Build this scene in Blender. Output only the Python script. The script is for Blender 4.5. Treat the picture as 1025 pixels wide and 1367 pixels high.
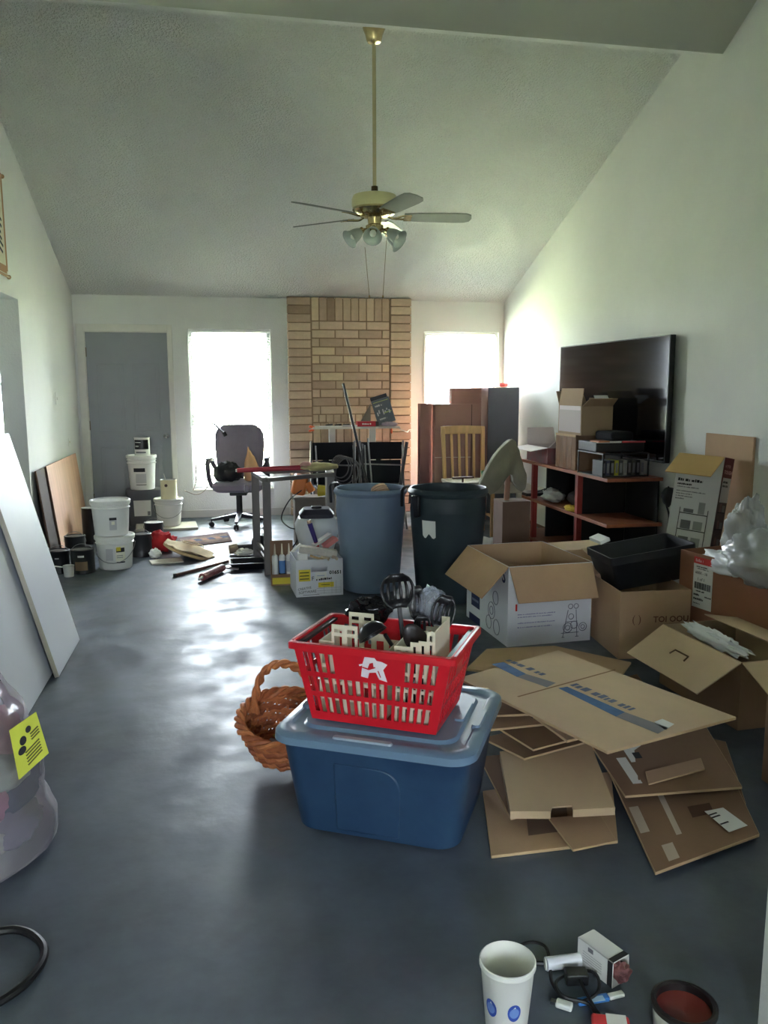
import bpy, math, random
from mathutils import Vector, Matrix, noise
random.seed(7)
PI = math.pi
for o in list(bpy.data.objects): bpy.data.objects.remove(o)
S = bpy.context.scene
COL = S.collection
# ------------------------------------------------------------------ camera
F_PX = 1085.82; PITCH = 0.150953; YAW = 0.195877; ROLL = -0.002527; CAM_H = 1.44522
_cy, _sy, _cp, _sp = math.cos(YAW), math.sin(YAW), math.cos(PITCH), math.sin(PITCH)
FW = Vector((_sy*_cp, _cy*_cp, -_sp)); _rt = Vector((_cy, -_sy, 0)); _up = _rt.cross(FW)
RT = _rt*math.cos(ROLL) + _up*math.sin(ROLL); UP = -_rt*math.sin(ROLL) + _up*math.cos(ROLL)
EYE = Vector((0, 0, CAM_H))
cd = bpy.data.cameras.new('camera'); cam = bpy.data.objects.new('camera', cd); COL.objects.link(cam)
cd.sensor_fit = 'HORIZONTAL'; cd.sensor_width = 36; cd.lens = 36*F_PX/1025; cd.clip_start = .05
m3 = Matrix((RT, UP, -FW)).transposed()
cam.matrix_world = Matrix.Translation(EYE) @ m3.to_4x4()
S.camera = cam
# ------------------------------------------------------------------ view, world, lights
S.view_settings.view_transform = 'Standard'; S.view_settings.look = 'None'
S.view_settings.gamma = 1; S.view_settings.use_curve_mapping = False
S.view_settings.exposure = 2.05
SKY = 14.0
w = bpy.data.worlds.new('overcast_sky'); S.world = w; w.use_nodes = True
bg = w.node_tree.nodes['Background']; bg.inputs[0].default_value = (.82, .91, 1, 1); bg.inputs[1].default_value = SKY
sd = bpy.data.lights.new('sun', 'SUN'); sd.energy = 150; sd.angle = .05; sd.color = (1, .97, .92)
so = bpy.data.objects.new('sun', sd); COL.objects.link(so); so.rotation_euler = (math.radians(30), math.radians(12), 0)
def portal(name, c, sx, sy, rot):
    l = bpy.data.lights.new(name, 'AREA'); l.shape = 'RECTANGLE'; l.size = sx; l.size_y = sy
    l.cycles.is_portal = True
    o = bpy.data.objects.new(name, l); COL.objects.link(o); o.location = c; o.rotation_euler = rot
YB = 9.3653; XL = -1.5222; XR = 3.3069; SLOPE = .3712; HC = 2.44
portal('window_portal', (.116, YB+.13, 1.2), .90, 1.8, (-PI/2, 0, 0))
portal('window_portal', (2.79, YB+.13, 1.2), .90, 1.8, (-PI/2, 0, 0))
portal('window_portal', (-2.75, YB+.13, 1.5), 1.3, 1.2, (-PI/2, 0, 0))
portal('window_portal', (-.6, -3.13, 1.55), .7, 1.1, (PI/2, 0, 0))  # this and the next serve the unseen fill windows added in the rear wall
portal('window_portal', (2.25, -3.13, 1.55), .6, 1.1, (PI/2, 0, 0))
# ------------------------------------------------------------------ pixel helpers (1025 x 1367 frame)
def ray(x, y): return FW + RT*((x-512.5)/F_PX) - UP*((y-683.5)/F_PX)
def FL(x, y, z=0.0): d = ray(x, y); return EYE + d*((z-CAM_H)/d.z)
def AY(x, y, Y): d = ray(x, y); return EYE + d*(Y/d.y)
def AX(x, y, X): d = ray(x, y); return EYE + d*(X/d.x)
# ------------------------------------------------------------------ materials
def lin(c):
    return tuple((v/255/12.92 if v/255 <= .04045 else ((v/255+.055)/1.055)**2.4) for v in c)
MATS = {}
def M(name, col=(200,200,200), rough=.6, metal=0, var=0, vs=6, bump=0, bs=60, col2=None, coat=0, stretch=None, emit=0, spec=.5):
    if name in MATS: return MATS[name]
    m = bpy.data.materials.new(name); m.use_nodes = True; nt = m.node_tree; b = nt.nodes['Principled BSDF']
    c = lin(col)
    b.inputs['Base Color'].default_value = (*c, 1); b.inputs['Roughness'].default_value = rough
    b.inputs['Metallic'].default_value = metal; b.inputs['Coat Weight'].default_value = coat
    b.inputs['Specular IOR Level'].default_value = spec
    tc = nt.nodes.new('ShaderNodeTexCoord'); src = tc.outputs['Object']
    if stretch:
        mp = nt.nodes.new('ShaderNodeMapping'); mp.inputs['Scale'].default_value = stretch
        nt.links.new(src, mp.inputs[0]); src = mp.outputs[0]
    if var or col2:
        n = nt.nodes.new('ShaderNodeTexNoise'); n.inputs['Scale'].default_value = vs; n.inputs['Detail'].default_value = 6
        n.inputs['Roughness'].default_value = .65
        nt.links.new(src, n.inputs['Vector'])
        r = nt.nodes.new('ShaderNodeValToRGB'); nt.links.new(n.outputs['Fac'], r.inputs[0])
        r.color_ramp.elements[0].position = .32; r.color_ramp.elements[1].position = .68
        if col2: a, d = lin(col2), c
        else: a, d = tuple(v*(1-var) for v in c), tuple(min(1, v*(1+var)) for v in c)
        r.color_ramp.elements[0].color = (*a, 1); r.color_ramp.elements[1].color = (*d, 1)
        nt.links.new(r.outputs[0], b.inputs['Base Color'])
    if bump:
        n2 = nt.nodes.new('ShaderNodeTexNoise'); n2.inputs['Scale'].default_value = bs; n2.inputs['Detail'].default_value = 4
        nt.links.new(src, n2.inputs['Vector'])
        bp = nt.nodes.new('ShaderNodeBump'); bp.inputs['Strength'].default_value = min(1, bump); bp.inputs['Distance'].default_value = .01*max(1, bump)
        nt.links.new(n2.outputs['Fac'], bp.inputs['Height']); nt.links.new(bp.outputs[0], b.inputs['Normal'])
    if emit:
        b.inputs['Emission Color'].default_value = (*c, 1); b.inputs['Emission Strength'].default_value = emit
    MATS[name] = m; return m
def glassy(name, tint=(1,1,1), opaque=.12, rough=.05, col=(230,235,235)):
    """thin clear sheet: mostly transparent, a little glossy and a little milky"""
    m = bpy.data.materials.new(name); m.use_nodes = True; nt = m.node_tree; nt.nodes.clear()
    out = nt.nodes.new('ShaderNodeOutputMaterial'); tr = nt.nodes.new('ShaderNodeBsdfTransparent'); tr.inputs[0].default_value = (*tint, 1)
    p = nt.nodes.new('ShaderNodeBsdfPrincipled'); p.inputs['Base Color'].default_value = (*lin(col), 1); p.inputs['Roughness'].default_value = rough
    lw = nt.nodes.new('ShaderNodeFresnel'); lw.inputs[0].default_value = 1.4
    ad = nt.nodes.new('ShaderNodeMath'); ad.operation = 'ADD'; ad.inputs[1].default_value = opaque; ad.use_clamp = True
    nt.links.new(lw.outputs[0], ad.inputs[0])
    mx = nt.nodes.new('ShaderNodeMixShader'); nt.links.new(ad.outputs[0], mx.inputs[0])
    nt.links.new(tr.outputs[0], mx.inputs[1]); nt.links.new(p.outputs[0], mx.inputs[2]); nt.links.new(mx.outputs[0], out.inputs[0])
    MATS[name] = m; return m
# ------------------------------------------------------------------ mesh builder
def V(*a): return Vector(a)
class B:
    def __init__(s): s.v = []; s.f = []
    def add(s, vs, fs):
        k = len(s.v); s.v += [Vector(p) for p in vs]; s.f += [tuple(i+k for i in f) for f in fs]; return s
    def box(s, x0, x1, y0, y1, z0, z1):
        vs = [(x,y,z) for z in (z0,z1) for y in (y0,y1) for x in (x0,x1)]
        return s.add(vs, [(0,2,3,1),(4,5,7,6),(0,1,5,4),(2,6,7,3),(0,4,6,2),(1,3,7,5)])
    def cbox(s, c, sx, sy, sz, rot=None):
        c = Vector(c); R = rot if rot is not None else Matrix.Identity(3)
        vs = [c + R @ Vector((x*sx/2, y*sy/2, z*sz/2)) for z in (-1,1) for y in (-1,1) for x in (-1,1)]
        return s.add(vs, [(0,2,3,1),(4,5,7,6),(0,1,5,4),(2,6,7,3),(0,4,6,2),(1,3,7,5)])
    def bar(s, p0, p1, w, h=None, upv=(0,0,1)):
        p0 = Vector(p0); p1 = Vector(p1); h = h or w; d = (p1-p0); L = d.length; d.normalize()
        u = Vector(upv); 
        if abs(d.dot(u)) > .97: u = Vector((0,1,0))
        a = d.cross(u).normalized(); u = a.cross(d).normalized()
        R = Matrix((d, a, u)).transposed()
        return s.cbox((p0+p1)/2, L, w, h, R)
    def loft(s, loops, cap=True, closed=True):
        n = len(loops[0]); k = len(s.v)
        for lp in loops: s.v += [Vector(p) for p in lp]
        for i in range(len(loops)-1):
            for j in range(n if closed else n-1):
                a = k+i*n+j; b = k+i*n+(j+1) % n; s.f.append((a, b, b+n, a+n))
        if cap is True or cap == 'both' or cap == 'start': s.f.append(tuple(k+j for j in reversed(range(n))))
        if cap is True or cap == 'both' or cap == 'end': s.f.append(tuple(k+(len(loops)-1)*n+j for j in range(n)))
        return s
    def cyl(s, p0, p1, r0, r1=None, n=12, cap=True):
        r1 = r0 if r1 is None else r1
        p0 = Vector(p0); p1 = Vector(p1); d = (p1-p0).normalized()
        a = d.orthogonal().normalized(); b = d.cross(a)
        lp = lambda p, r: [p + a*math.cos(t*2*PI/n)*r + b*math.sin(t*2*PI/n)*r for t in range(n)]
        return s.loft([lp(p0, r0), lp(p1, r1)], cap)
    def tube(s, pts, r, n=7, closed=False, rr=None):
        pts = [Vector(p) for p in pts]; N = len(pts); loops = []; up = None
        for i, p in enumerate(pts):
            if closed: t = pts[(i+1) % N]-pts[i-1]
            else: t = pts[min(i+1, N-1)]-pts[max(i-1, 0)]
            t = t.normalized() if t.length > 1e-9 else Vector((0,0,1))
            if up is None: up = t.orthogonal().normalized()
            up = (up - t*up.dot(t)); up = up.normalized() if up.length > 1e-6 else t.orthogonal().normalized()
            b = t.cross(up); q = rr[i] if rr else r
            loops.append([p + up*math.cos(k*2*PI/n)*q + b*math.sin(k*2*PI/n)*q for k in range(n)])
        if closed: loops.append(loops[0]); return s.loft(loops, False)
        return s.loft(loops, True)
    def lathe(s, prof, n=24, c=(0,0,0), cap=False, arc=None):
        c = Vector(c)
        loops = [[c + Vector((r*math.cos(k*2*PI/n), r*math.sin(k*2*PI/n), z)) for k in range(n)] for r, z in prof]
        return s.loft(loops, cap)
    def sheet(s, pts, th):
        pts = [Vector(p) for p in pts]; n = Vector((0,0,0))
        for i in range(len(pts)): n += (pts[i]-pts[0]).cross(pts[(i+1) % len(pts)]-pts[0])
        n = n.normalized()
        if n.z < 0 and abs(n.z) > .2: pts.reverse(); n = -n
        return s.loft([[p - n*th for p in pts], pts], True)
    def blob(s, c, r, seg=20, rings=12, amp=.1, fr=3, seed=0, flat=None, crease=0):
        c = Vector(c); k = len(s.v); 
        for i in range(rings+1):
            ph = PI*i/rings
            for j in range(seg):
                th = 2*PI*j/seg; d = Vector((math.sin(ph)*math.cos(th), math.sin(ph)*math.sin(th), math.cos(ph)))
                nz = noise.noise(d*fr + Vector((seed, seed*1.7, 0))) + .5*noise.noise(d*fr*2.3 + Vector((0, seed, 3)))
                q = 1 + amp*nz
                if crease: q += crease*(.5-abs(noise.noise(d*fr*3.1 + Vector((seed, 2, seed)))) *2) + crease*.5*(.5-abs(noise.noise(d*fr*6.3 + Vector((seed, 5, 1))))*2)
                p = Vector((d.x*r[0]*q, d.y*r[1]*q, d.z*r[2]*q))
                if flat is not None and p.z < flat: p.z = flat
                s.v.append(c+p)
        for i in range(rings):
            for j in range(seg):
                a = k+i*seg+j; b = k+i*seg+(j+1) % seg; s.f.append((a, a+seg, b+seg, b))
        return s
    def xf(s, mat):
        s.v = [mat @ p for p in s.v]; return s
    def out(s, name, mat, parent=None, smooth=True, bevel=0, world=False, ang=38, sub=0):
        me = bpy.data.meshes.new(name)
        vs = s.v
        loc = Vector((0,0,0))
        if parent is None:
            lo = Vector((min(p.x for p in vs), min(p.y for p in vs), min(p.z for p in vs))); hi = Vector((max(p.x for p in vs), max(p.y for p in vs), 0))
            loc = Vector(((lo.x+hi.x)/2, (lo.y+hi.y)/2, lo.z)); vs = [p-loc for p in vs]
        elif world:
            q = parent; mi = WM[q.name].inverted(); vs = [mi @ p for p in vs]
        me.from_pydata([tuple(p) for p in vs], [], s.f); me.validate(); me.update()
        if isinstance(mat, (list, tuple)): [me.materials.append(x) for x in mat]
        elif mat: me.materials.append(mat)
        if smooth:
            me.polygons.foreach_set('use_smooth', [True]*len(me.polygons)); me.set_sharp_from_angle(angle=math.radians(ang))
        o = bpy.data.objects.new(name, me); COL.objects.link(o); o.location = loc
        if parent is not None:
            o.parent = parent; WM[o.name] = WM.get(parent.name, Matrix.Identity(4))
        else: WM[o.name] = Matrix.Translation(loc)
        if bevel:
            b = o.modifiers.new('bevel', 'BEVEL'); b.width = bevel; b.segments = 2; b.limit_method = 'ANGLE'; b.angle_limit = math.radians(40)
        if sub:
            b = o.modifiers.new('subdivision', 'SUBSURF'); b.levels = sub; b.render_levels = sub
        return o
WM = {}
def tag(o, label, cat=None, group=None, kind=None):
    o['label'] = label
    if cat: o['category'] = cat
    if group: o['group'] = group
    if kind: o['kind'] = kind
    return o
def thing(name, label, cat, loc=(0,0,0), rot=(0,0,0), group=None):
    o = bpy.data.objects.new(name, None); COL.objects.link(o); o.empty_display_size = .1
    if not isinstance(rot, (tuple, list)): rot = (0, 0, rot)
    o.location = loc; o.rotation_euler = rot
    from mathutils import Euler
    WM[o.name] = Matrix.Translation(Vector(loc)) @ Euler(rot).to_matrix().to_4x4()
    return tag(o, label, cat, group)
def struct(o, label=None):
    o['kind'] = 'structure'
    if label: o['label'] = label
    return o
def dup(root, loc=None, rot=None, label=None, group=None):
    r = root.copy(); COL.objects.link(r)
    if loc is not None: r.location = loc
    if rot is not None: r.rotation_euler = rot if isinstance(rot, (tuple, list)) else (0, 0, rot)
    if label: r['label'] = label
    if group: r['group'] = group
    for ch in list(root.children):
        c = ch.copy(); COL.objects.link(c); c.parent = r
        for g in ch.children:
            d = g.copy(); COL.objects.link(d); d.parent = c
    return r
def words(txt, size, origin, xdir, ydir, mat, parent, name='lettering', world=False, align='LEFT', sx=1.0, bold=0):
    """flat printed lettering lying in the plane of xdir / ydir"""
    cu = bpy.data.curves.new('t', 'FONT'); cu.body = txt; cu.size = size; cu.align_x = align; cu.offset = bold; cu.resolution_u = 2
    to = bpy.data.objects.new('t', cu); COL.objects.link(to)
    me = to.to_mesh(); X = Vector(xdir).normalized(); Yd = Vector(ydir).normalized(); O = Vector(origin)
    b = B(); b.v = [O + X*(v.co.x*sx) + Yd*v.co.y for v in me.vertices]; b.f = [tuple(p.vertices) for p in me.polygons]
    to.to_mesh_clear(); bpy.data.objects.remove(to); bpy.data.curves.remove(cu)
    return b.out(name, mat, parent, smooth=False, world=world)
def rrect(hx, hy, r, n=5, z=0, c=(0,0)):
    pts = []
    for cx, cy, a0 in ((hx-r, hy-r, 0), (-hx+r, hy-r, PI/2), (-hx+r, -hy+r, PI), (hx-r, -hy+r, 1.5*PI)):
        for k in range(n+1):
            a = a0 + PI/2*k/n; pts.append(Vector((c[0]+cx+r*math.cos(a), c[1]+cy+r*math.sin(a), z)))
    return pts
def smoothpath(pts, n=6):
    pts = [Vector(p) for p in pts]; out = []
    P = [pts[0]*2-pts[1]] + pts + [pts[-1]*2-pts[-2]]
    for i in range(1, len(P)-2):
        a, b, c, d = P[i-1:i+3]
        for k in range(n):
            t = k/n
            out.append(.5*((2*b)+(-a+c)*t+(2*a-5*b+4*c-d)*t*t+(-a+3*b-3*c+d)*t**3))
    out.append(pts[-1]); return out
def scrib(parent, origin, xdir, ydir, length, h, mat, world=False, seed=1):
    """a line of print too small to read: a row of short dashes"""
    rnd = random.Random(seed); X = Vector(xdir).normalized(); Yd = Vector(ydir).normalized(); O = Vector(origin); b = B(); x = 0
    while x < length:
        w_ = h*rnd.uniform(.35, 1.1); t_ = h*rnd.uniform(.65, 1)
        b.add([O+X*x, O+X*min(length, x+w_), O+X*min(length, x+w_)+Yd*t_, O+X*x+Yd*t_], [(0,1,2,3)]); x += w_+h*rnd.choice((.15, .15, .2, .6))
    return b.out('print_line', mat, parent, smooth=False, world=world)
# palette
WHITEWALL = M('painted_wall', (228,228,222), .75, var=.03, vs=1.5, bump=.25, bs=90)
CARD = M('cardboard', (186,154,124), .85, var=.07, vs=3, bump=.06, bs=30)
CARD2 = M('cardboard_dark', (138,108,84), .85, var=.08, vs=3, bump=.06, bs=30)
CARD3 = M('cardboard_pale', (204,178,148), .85, var=.06, vs=3, bump=.06, bs=30)
CARDEDGE = M('cardboard_edge', (205,176,138), .9)
CARDWHITE = M('white_board', (226,228,236), .6, var=.02, vs=3)
PAPER = M('paper', (235,235,232), .7); INK = M('ink', (35,35,38), .7); NAVY = M('navy_print', (38,46,92), .6)
REDINK = M('red_print', (200,40,36), .6); GREYINK = M('grey_print', (120,120,125), .7); YELLOW = M('yellow_print', (225,205,60), .6)
BLACKP = M('black_plastic', (24,25,28), .42); BLACKF = M('black_fabric', (26,27,31), .9); DARKM = M('dark_metal', (70,68,66), .45, .6)
WHITEP = M('white_plastic', (232,232,226), .4); CHROME = M('steel', (190,190,190), .25, 1); WOODRED = M('red_brown_wood', (150,86,56), .5, var=.15, vs=5, stretch=(6,1,6))
RED = M('red_plastic', (205,24,40), .35); BRASS = M('brass', (200,182,140), .24, 1)
# ================================================================== the room
def zroof(y):
    if y >= 5.70: return HC + (YB-y)*SLOPE
    if y >= 5.19: return 3.80 - (5.70-y)*SLOPE
    if y >= 4.60: return 3.611 + (5.19-y)*.56
    return max(2.44, 3.941 - (4.60-y)*SLOPE)
FLOORM = bpy.data.materials.new('painted_concrete'); FLOORM.use_nodes = True
def _floor():
    nt = FLOORM.node_tree; b = nt.nodes['Principled BSDF']; L = nt.links.new
    tc = nt.nodes.new('ShaderNodeTexCoord')
    n = nt.nodes.new('ShaderNodeTexNoise'); n.inputs['Scale'].default_value = 1.6; n.inputs['Detail'].default_value = 8; n.inputs['Roughness'].default_value = .62
    L(tc.outputs['Object'], n.inputs[0])
    r = nt.nodes.new('ShaderNodeValToRGB'); L(n.outputs[0], r.inputs[0])
    r.color_ramp.elements[0].position = .36; r.color_ramp.elements[0].color = (*lin((66,73,83)), 1)
    r.color_ramp.elements[1].position = .66; r.color_ramp.elements[1].color = (*lin((94,103,117)), 1)
    L(r.outputs[0], b.inputs['Base Color'])
    r2 = nt.nodes.new('ShaderNodeMapRange'); r2.inputs[1].default_value = .3; r2.inputs[2].default_value = .7; r2.inputs[3].default_value = .30; r2.inputs[4].default_value = .62
    n3 = nt.nodes.new('ShaderNodeTexNoise'); n3.inputs['Scale'].default_value = 4.5; n3.inputs['Detail'].default_value = 6
    L(tc.outputs['Object'], n3.inputs[0]); L(n3.outputs[0], r2.inputs[0]); L(r2.outputs[0], b.inputs['Roughness'])
    n2 = nt.nodes.new('ShaderNodeTexNoise'); n2.inputs['Scale'].default_value = 7; n2.inputs['Detail'].default_value = 7
    L(tc.outputs['Object'], n2.inputs[0])
    bp = nt.nodes.new('ShaderNodeBump'); bp.inputs['Strength'].default_value = .3; bp.inputs['Distance'].default_value = .012
    L(n2.outputs[0], bp.inputs['Height']); L(bp.outputs[0], b.inputs['Normal'])
_floor()
struct(B().box(-5.2, XR+.15, -3.2, YB+.15, -.12, 0).out('floor', FLOORM, smooth=False), 'grey painted concrete floor with a worn uneven sheen')
# ceiling with sprayed texture
CEILM = bpy.data.materials.new('sprayed_texture_ceiling'); CEILM.use_nodes = True
def _ceil():
    nt = CEILM.node_tree; b = nt.nodes['Principled BSDF']; L = nt.links.new
    b.inputs['Base Color'].default_value = (*lin((236,236,232)), 1); b.inputs['Roughness'].default_value = .9
    tc = nt.nodes.new('ShaderNodeTexCoord')
    n = nt.nodes.new('ShaderNodeTexNoise'); n.inputs['Scale'].default_value = 55; n.inputs['Detail'].default_value = 3; n.inputs['Roughness'].default_value = .6
    L(tc.outputs['Object'], n.inputs[0])
    cr = nt.nodes.new('ShaderNodeValToRGB'); L(n.outputs[0], cr.inputs[0]); cr.color_ramp.elements[0].position = .42; cr.color_ramp.elements[1].position = .62
    bp = nt.nodes.new('ShaderNodeBump'); bp.inputs['Strength'].default_value = 1.0; bp.inputs['Distance'].default_value = .02
    L(cr.outputs[0], bp.inputs['Height']); L(bp.outputs[0], b.inputs['Normal'])
_ceil()
b = B(); X0, X1 = XL-.02, XR+.02
def plank(b, ya, yb, t=.12):
    za, zb = zroof(ya-1e-6) if ya > 5.69 else zroof(ya), zroof(yb)
    b.loft([[V(x, ya, za), V(x, yb, zb), V(x, yb, zb+t), V(x, ya, za+t)] for x in (X0, X1)], True)
for ya, yb in ((YB+.15, 5.70), (5.70, 5.1901)): 
    za = HC - .15*SLOPE if ya > 9 else 3.80
    zb = 3.80 if yb > 5.6 else 3.611
    b.loft([[V(x, ya, za), V(x, yb, zb), V(x, yb, zb+.35), V(x, ya, za+.35)] for x in (X0, X1)], True)
struct(b.out('ceiling', CEILM, smooth=False), 'sloping off-white ceiling with sprayed texture')
b = B()
b.loft([[V(x, 5.19, 3.611), V(x, 4.60, 3.941), V(x, 4.60, 4.2), V(x, 5.19, 4.2)] for x in (X0, X1)], True)
struct(b.out('trim_1', M('smooth_plaster', (205,206,192), .8), smooth=False), 'smooth painted ridge beam crossing the ceiling')
b = B()
b.loft([[V(x, 4.60, 3.941), V(x, .556, 2.44), V(x, .556, 2.56), V(x, 4.60, 4.2)] for x in (X0, X1)], True)
b.box(-5.2, X1, -3.2, .556, 2.44, 2.56)
b.box(-5.2, XL-.02, .556, YB+.15, 2.44, 2.56)
struct(b.out('ceiling_near', CEILM, smooth=False), 'sprayed ceiling behind the ridge beam')
# back wall with openings
D0, D1, DZ = -1.425, -.545, 2.065
W1 = (-.335, .567, .300, 2.10); W2 = (2.337, 3.247, .30, 2.095)
b = B(); y0, y1 = YB, YB+.15
def seg(x0, x1, z0, z1): b.box(x0, x1, y0, y1, z0, z1)
H = HC+.02
seg(-1.70, D0, 0, H); seg(D0, D1, DZ, H); seg(D1, W1[0], 0, H)
seg(W1[0], W1[1], 0, W1[2]); seg(W1[0], W1[1], W1[3], H); seg(W1[1], W2[0], 0, H)
seg(W2[0], W2[1], 0, W2[2]); seg(W2[0], W2[1], W2[3], H); seg(W2[1], XR+.15, 0, H)
struct(b.out('wall_back', WHITEWALL, smooth=False), 'off-white back wall with door, two tall windows and brick chimney')
# left wall with wide opening
OY0, OY1, OZ = 3.0, 6.93, 2.135
b = B()
def wallpoly(b, x0, x1, poly): b.loft([[V(x0, y, z) for y, z in poly], [V(x1, y, z) for y, z in poly]], True)
wallpoly(b, XL-.17, XL, [(OY1, 0), (YB+.15, 0), (YB+.15, HC+.1), (OY1, zroof(OY1)+.1)])
wallpoly(b, XL-.17, XL, [(OY0, OZ), (OY1, OZ), (OY1, zroof(OY1)+.1), (5.7, 3.9), (5.19, 3.75), (4.6, 4.05), (OY0, zroof(OY0)+.1)])
wallpoly(b, XL-.17, XL, [(-3.2, 0), (OY0, 0), (OY0, zroof(OY0)+.1), (.556, 2.5), (-3.2, 2.5)])
struct(b.out('wall_left', WHITEWALL, smooth=False), 'off-white left wall with a wide opening into the next room')
struct(B().box(-1.52, -1.215, 3.0, 4.74, 0, 1.08).out('wall_low', WHITEWALL, smooth=False), 'low white half wall behind the leaning panels')
b = B()
wallpoly(b, XR, XR+.15, [(-3.2, 0), (YB+.15, 0), (YB+.15, HC+.1), (5.7, 3.9), (5.19, 3.75), (4.6, 4.05), (.556, 2.5), (-3.2, 2.5)])
struct(b.out('wall_right', WHITEWALL, smooth=False), 'off-white right wall with the television')
# rear wall behind the viewer, with two unseen windows added for fill light
b = B(); ya, yb = -3.2, -3.05
b.box(-5.2, -.95, ya, yb, 0, 2.5); b.box(-.25, 1.95, ya, yb, 0, 2.5); b.box(2.55, XR, ya, yb, 0, 2.5)
for xa, xb in ((-.95, -.25), (1.95, 2.55)): b.box(xa, xb, ya, yb, 0, 1.0); b.box(xa, xb, ya, yb, 2.1, 2.5)
struct(b.out('wall_rear', WHITEWALL, smooth=False), 'plain wall behind the viewer with two windows added for fill light')
struct(B().box(1.155, XR, 1.31, 1.46, 0, 2.70).out('wall_partition', WHITEWALL, smooth=False), 'white wall end at the edge of the entry')
# side room
b = B()
b.box(-5.2, -5.05, -3.2, YB+.15, 0, 2.5)
struct(b.out('wall_side_room', WHITEWALL, smooth=False))
b = B(); b.box(-5.2, -3.4, YB, YB+.15, 0, 2.5); b.box(-2.10, -1.70, YB, YB+.15, 0, 2.5); b.box(-3.4, -2.10, YB, YB+.15, 0, .9); b.box(-3.4, -2.10, YB, YB+.15, 2.1, 2.5)
struct(b.out('wall_side_room_back', WHITEWALL, smooth=False))
TRIMM = M('trim_paint', (224,222,210), .5, var=.04, vs=8); PANE = glassy('window_glass', (1,1,1), 0.0, .02)
def window(name, x0, x1, z0, z1, lab, mid=None, y=YB, vert=None):
    fr = .045
    b = B()
    b.box(x0, x0+fr, y+.06, y+.12, z0, z1); b.box(x1-fr, x1, y+.06, y+.12, z0, z1)
    b.box(x0+fr, x1-fr, y+.06, y+.12, z0, z0+fr); b.box(x0+fr, x1-fr, y+.06, y+.12, z1-fr, z1)
    o = struct(b.out(name, M('window_frame_white', (235,236,236), .4), smooth=False), lab)
    WM[o.name] = Matrix.Translation(o.location)
    if mid: B().box(x0+fr, x1-fr, y+.065, y+.115, mid-.02, mid+.02).out('meeting_rail', MATS['window_frame_white'], o, smooth=False, world=True)
    spans = [(z0+fr, (mid-.02) if mid else z1-fr)] + ([(mid+.02, z1-fr)] if mid else [])
    for a, c in spans: B().box(x0+fr, x1-fr, y+.085, y+.089, a, c).out('pane', PANE, o, smooth=False, world=True)
    return o
wn1 = window('window_1', *W1, 'tall window with white mini blinds beside the door', mid=1.10)
wn2 = window('window_2', *W2, 'tall bare window between brick chimney and right wall', mid=None)
window('window_3', -3.4, -2.10, .9, 2.1, 'side room window seen through the opening', mid=1.5)
window('window_fill_right', 1.95, 2.55, 1.0, 2.1, 'unseen window added for fill light in the rear wall near the right wall', mid=None, y=-3.2+.02)  # added behind the camera to bring in fill light, as is the next
window('window_fill_left', -.95, -.25, 1.0, 2.1, 'unseen window added for fill light in the rear wall behind the viewer', mid=None, y=-3.2+.02)
# sills
for wn, W in ((wn1, W1), (wn2, W2)):
    B().box(W[0]+.002, W[1]-.002, YB-.025, YB+.06, W[2], W[2]+.02).out('window_sill', TRIMM, wn, smooth=False, world=True, bevel=.004)
# edging strip that frames the bare window
b = B(); pts = [V(W2[0], YB-.006, W2[2]), V(W2[0], YB-.006, W2[3]-.02), V(W2[1]-.06, YB-.006, W2[3]-.02), V(W2[1]-.02, YB-.006, W2[3]-.07), V(W2[1]-.012, YB-.006, W2[2])]
b.tube(pts, .010, 6); b.out('window_bead', TRIMM, wn2, world=True)
# blinds
BL = M('blind_vinyl', (240,240,236), .5)
bl = thing('window_blinds', 'white horizontal mini blinds hanging in the tall window by the door', 'blinds', (.116, YB+.03, 0))
B().box(W1[0]+.01, W1[1]-.01, YB+.015, YB+.05, W1[3]-.035, W1[3]-.005).out('head_rail', BL, bl, world=True, bevel=.003)
b = B(); z = W1[3]-.06; k = 0
while z > .36:
    dz = .010; yy = YB+.032
    b.add([(W1[0]+.015, yy-.011, z-dz*.4), (W1[1]-.015, yy-.011, z-dz*.4), (W1[1]-.015, yy+.011, z+dz*.4), (W1[0]+.015, yy+.011, z+dz*.4)], [(0,1,2,3)])
    z -= .0215
o = b.out('slats', BL, bl, world=True); o['kind'] = 'stuff'
B().box(W1[0]+.015, W1[1]-.015, YB+.02, YB+.045, .335, .352).out('bottom_rail', BL, bl, world=True)
for x in (W1[0]+.12, .116, W1[1]-.12): B().cyl((x, YB+.02, .35), (x, YB+.02, W1[3]-.03), .0012, n=5).out('ladder_cord', BL, bl, world=True)
B().cyl((W1[0]+.10, YB+.012, 1.55), (W1[0]+.10, YB+.012, W1[3]-.03), .004, n=6).out('tilt_wand', BL, bl, world=True)
# ------------------------------------------------ door
DOORM = M('grey_door_paint', (144,148,150), .45, var=.03, vs=3)
dr = struct(B().box(D0+.014, D1-.014, YB+.03, YB+.072, .012, DZ-.014).out('door_1', DOORM, smooth=False), 'grey panelled entry door in a white frame')
def molding(x0, x1, z0, z1):
    b = B()
    for a in ((x0, x1, z0, z0+.012), (x0, x1, z1-.012, z1), (x0, x0+.012, z0+.012, z1-.012), (x1-.012, x1, z0+.012, z1-.012)):
        b.box(a[0], a[1], YB+.024, YB+.031, a[2], a[3])
    b.out('door_molding', DOORM, dr, world=True, bevel=.003)
    B().box(x0+.04, x1-.04, YB+.025, YB+.031, z0+.04, z1-.04).out('door_panel', DOORM, dr, world=True, bevel=.004)
for (x0, x1) in ((D0+.11, -1.03), (-.94, D1-.11)): molding(x0, x1, .22, .82)
for (x0, x1) in ((D0+.11, -1.03), (-.94, D1-.11)): molding(x0, x1, .98, 1.72)
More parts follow.
